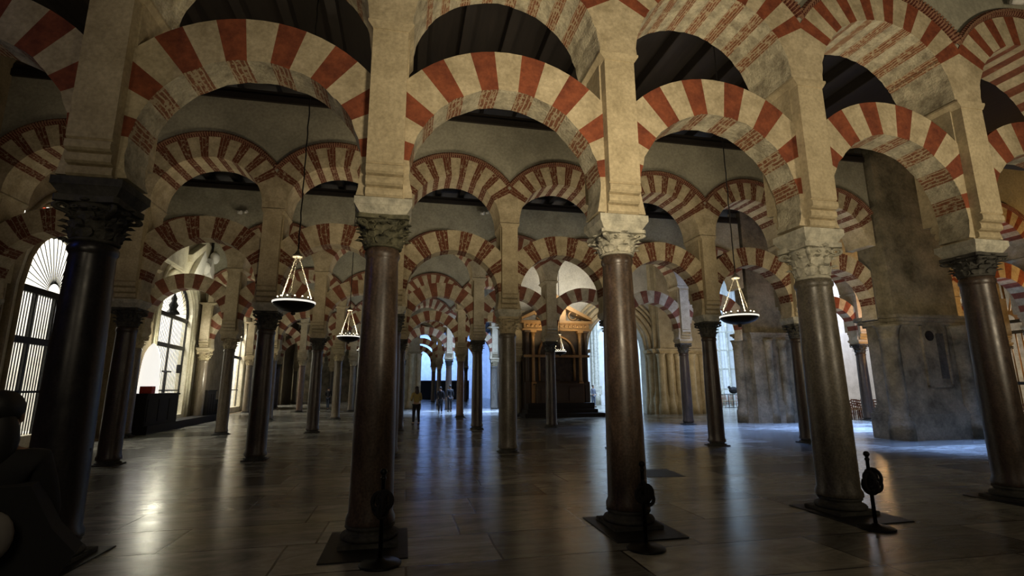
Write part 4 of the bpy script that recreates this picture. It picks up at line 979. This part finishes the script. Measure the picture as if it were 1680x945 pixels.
# ---------------------------------------------------------------- people
def skin_mesh(name, V, E, root, mat, parent, sub=1):
    me = bpy.data.meshes.new(name); me.from_pydata([v[:3] for v in V], E, []); o = bpy.data.objects.new(name, me); C.objects.link(o)
    md = o.modifiers.new('s', 'SKIN'); md.use_smooth_shade = True
    for i, v in enumerate(V):
        sv = me.skin_vertices[0].data[i]; r = v[3]; sv.radius = (r, r) if not isinstance(r, tuple) else r; sv.use_root = (i == root)
    sb = o.modifiers.new('b', 'SUBSURF'); sb.levels = sub; sb.render_levels = sub
    dg = bpy.context.evaluated_depsgraph_get(); nm = bpy.data.meshes.new_from_object(o.evaluated_get(dg))
    bpy.data.objects.remove(o); nm.materials.clear(); nm.materials.append(mat)
    for p in nm.polygons: p.use_smooth = True
    r = bpy.data.objects.new(name, nm); C.objects.link(r); r.parent = parent; return r
def person(loc, rz, h, label, jacket, trousers, hair, arms=(0, 0), stride=.0, coat=0, sub=1, skinc=(.42, .25, .16), long_hair=False):
    k = h/1.72; t = thing('person', label, 'person', loc, rz); t.scale = (k, k, k)
    ms = plain('skin_tone', skinc, .6)
    V = [(0, 0, .95, (.13, .10)), (0, 0, 1.10, (.125, .09)), (0, .0, 1.28, (.15, .105)), (0, .01, 1.42, (.085, .07)), (0, .0, 1.49, .052), (0, -.012, 1.555, (.066, .078)), (0, -.005, 1.62, (.076, .094)), (0, .005, 1.68, (.062, .075)),
         (0, -.105, 1.585, .014)]
    E = [(0, 1), (1, 2), (2, 3), (3, 4), (4, 5), (5, 6), (6, 7), (5, 8)]
    W = {}
    for s, (sx, bend) in enumerate(((-1, arms[0]), (1, arms[1]))):
        b = len(V)
        el = (sx*.235, .02-.06*bend, 1.13); wr = (sx*(.24-.10*bend), -.04-.24*bend, .90+.20*bend)
        V += [(sx*.17, .01, 1.395, .058), (*el, .041), (*wr, .027)]
        E += [(3, b), (b, b+1), (b+1, b+2)]
        d = (Vector(wr)-Vector(el)).normalized(); side = Vector((0, 1, 0)) if bend < .5 else Vector((0, 0, 1))
        p = Vector(wr)+d*.065; V.append((*p, (.030, .020))); E.append((b+2, b+3)); W[s] = b
        for f in range(4):
            off = side*((f-1.5)*.018); L_ = (.062, .072, .068, .054)[f]
            q1 = p+off+d*.03; q2 = q1+d*L_*.55; q3 = q2+(d*.7+Vector((-sx*.5, 0, 0)))*L_*.5; n = len(V)
            V += [(*q1, .0085), (*q2, .0078), (*q3, .0065)]; E += [(b+3, n), (n, n+1), (n+1, n+2)]
        th = Vector(wr)+d*.03-side*.022; n = len(V); V += [(*th, .010), (*(th-side*.02+d*.035), .0085)]; E += [(b+2, n), (n, n+1)]
    for sx in (-1, 1):
        b = len(V); st = stride*sx
        V += [(sx*.085, 0, .90, .092), (sx*.095, -.02-st*.5, .50, .058), (sx*.10, .02-st, .09, .038), (sx*.105, -.12-st, .035, .032)]
        E += [(0, b), (b, b+1), (b+1, b+2), (b+2, b+3)]
    skin_mesh('body', V, E, 0, ms, t, sub)
    mj = plain('jacket_cloth', jacket, .85); mt_ = plain('trouser_cloth', trousers, .85); mh = plain('hair_colour', hair, .6)
    JV = [(0, 0, .92, (.155, .125)), (0, 0, 1.10, (.15, .115)), (0, 0, 1.28, (.172, .128)), (0, .01, 1.41, (.11, .09)), (0, .005, 1.45, (.075, .07))]; JE = [(0, 1), (1, 2), (2, 3), (3, 4)]
    if coat: JV.append((0, 0, .92-coat, (.185, .15))); JE.append((0, 5))
    for s, sx in ((0, -1), (1, 1)):
        a, e, w_ = V[W[s]], V[W[s]+1], V[W[s]+2]; n = len(JV)
        JV += [(a[0], a[1], a[2], .074), (e[0], e[1], e[2], .058), (e[0]*.12+w_[0]*.88, e[1]*.12+w_[1]*.88, e[2]*.12+w_[2]*.88, .043)]; JE += [(3, n), (n, n+1), (n+1, n+2)]
    skin_mesh('jacket', JV, JE, 0, mj, t, sub)
    TV = [(0, 0, .93, (.145, .115))]; TE = []
    for sx in (-1, 1):
        st = stride*sx; n = len(TV); TV += [(sx*.088, 0, .86, .105), (sx*.095, -.02-st*.5, .50, .075), (sx*.10, .02-st, .10, .058)]; TE += [(0, n), (n, n+1), (n+1, n+2)]
    skin_mesh('trousers', TV, TE, 0, mt_, t, sub)
    for sx in (-1, 1):
        bm = bmesh.new(); st = stride*sx; ball(bm, (sx*.102, -.06-st, .04), .05, seg=12, sc=(.95, 2.6, .8)); new_obj('shoe', bm, M['rope'], t)
        bm = bmesh.new(); ball(bm, (sx*.03, -.088, 1.625), .012, seg=8); new_obj('eye', bm, M['rope'], t)
        bm = bmesh.new(); ball(bm, (sx*.078, .0, 1.61), .02, seg=8, sc=(.5, 1, 1.5)); new_obj('ear', bm, ms, t)
    bm = bmesh.new(); ball(bm, (0, -.088, 1.56), .02, seg=8, sc=(1.2, .35, .4)); new_obj('mouth', bm, plain('lip_tone', (.25, .09, .07), .6), t)
    bm = bmesh.new(); ball(bm, (0, .022, 1.655), .098, seg=18, sc=(.92, 1.05, .9))
    if long_hair: ball(bm, (0, .06, 1.50), .10, seg=14, sc=(1, .65, 1.6))
    new_obj('hair', bm, mh, t)
    return t
BLK = (.006, .006, .007)
person((3.75, 17.4, 0), R(195), 1.66, 'person in a mustard yellow jacket and dark trousers with hands before the body', (.36, .27, .08), (.012, .012, .014), (.03, .015, .01), arms=(.9, .9), stride=.10, long_hair=True)
person((5.5, 27.4, 0), R(170), 1.66, 'person in a long dark coat walking away near the blue-lit floor', (.012, .011, .014), (.02, .018, .018), (.02, .012, .01), stride=.10, coat=.38)
person((6.3, 29.6, 0), R(200), 1.78, 'taller person in black clothes standing beside the one in the long coat', BLK, BLK, (.01, .008, .006), coat=.2)
person((18.2, 33.4, 0), R(25), 1.75, 'man in a grey jacket standing in the bright opening right of the altarpiece', (.16, .17, .20), (.10, .12, .17), (.03, .02, .015), arms=(.4, .5), stride=.05)
person((-2.55, 36.0, 0), R(160), 1.7, 'dark clothed person behind the far columns left of the mossy-capital column', BLK, (.02, .03, .05), (.01, .008, .006), arms=(.6, .6), coat=.2, stride=.12)
person((11.0, 35.6, 0) if 0 else (10.35, 34.5, 0), R(90), 1.7, 'distant person in a pale blue shirt right of the centre columns', (.30, .38, .55), (.05, .06, .10), (.03, .02, .015), stride=.08)
# person cut by the left edge, close to the camera
t = person((1.40, -3.25, 0), R(198), 1.58, 'person in a black coat at the left edge, with grey bag and burgundy scarf', BLK, (.22, .19, .11), BLK, arms=(.8, .7), sub=2, long_hair=True)
part('coat_skirt', lambda bm: prism(bm, [(-.20, 1.30), (.18, 1.30), (.22, .98), (.16, .62), (.0, .55), (-.12, .60), (-.24, .70), (-.40, .98), (-.30, 1.10)], .03, .20, 'y'), plain('coat_cloth', BLK, .9), t)
part('scarf', lambda bm: tube(bm, [(.10, -.06, 1.47), (.02, .19, 1.44), (.04, .23, 1.32), (.05, .24, 1.18), (.05, .23, 1.08)], [.03, .035, .045, .05, .045], 10), plain('burgundy_wool', (.10, .012, .022), .9), t)
part('shoulder_bag', lambda bm: ball(bm, (-.10, .26, 1.10), .085, seg=16, sc=(1, .55, 1.3)), plain('grey_bag', (.16, .15, .14), .8), t)
part('coat_lining', lambda bm: box(bm, .02, .16, .19, .22, .62, 1.12, .02), plain('khaki_cloth', (.20, .18, .11), .9), t)
# ---------------------------------------------------------------- far end and outer shell
bm = bmesh.new(); strips_x(bm, -12, 16, 72, 72.4, 10, []); struct(new_obj('wall_far', bm, M['white']))
bm = bmesh.new(); box(bm, 15.6, 16, 39.5, 72, 0, 10); struct(new_obj('wall_far_right', bm, M['white']))
great_pier('great_pier', 'pale grey clustered stone pier far beyond, left of the blue floor behind the yellow jacket', 2.7, 4.4, 36.5, 37.6, 4.7, cols=[(3.0, 36.4, .2), (3.7, 36.4, .2), (4.3, 36.5, .2)], mat='pier')
bm = bmesh.new(); box(bm, 3, 12, 65, 65.4, 0, 2.6, .03)
for k in range(12): box(bm, 3.1+k*.74, 3.7+k*.74, 64.95, 65, .3, 2.3, .02)
tag(new_obj('choir_screen', bm, M['dwood']), 'low dark wooden screen at the far blue-lit end of the nave', 'screen')  # added to darken the lower part of the far wall
bm = bmesh.new(); strips_x(bm, -12, 4.2, 59.5, 60, 9.9, []); struct(new_obj('wall_far_left', bm, M['pierstone']))  # added dark partition hiding the blue-lit far wall at left
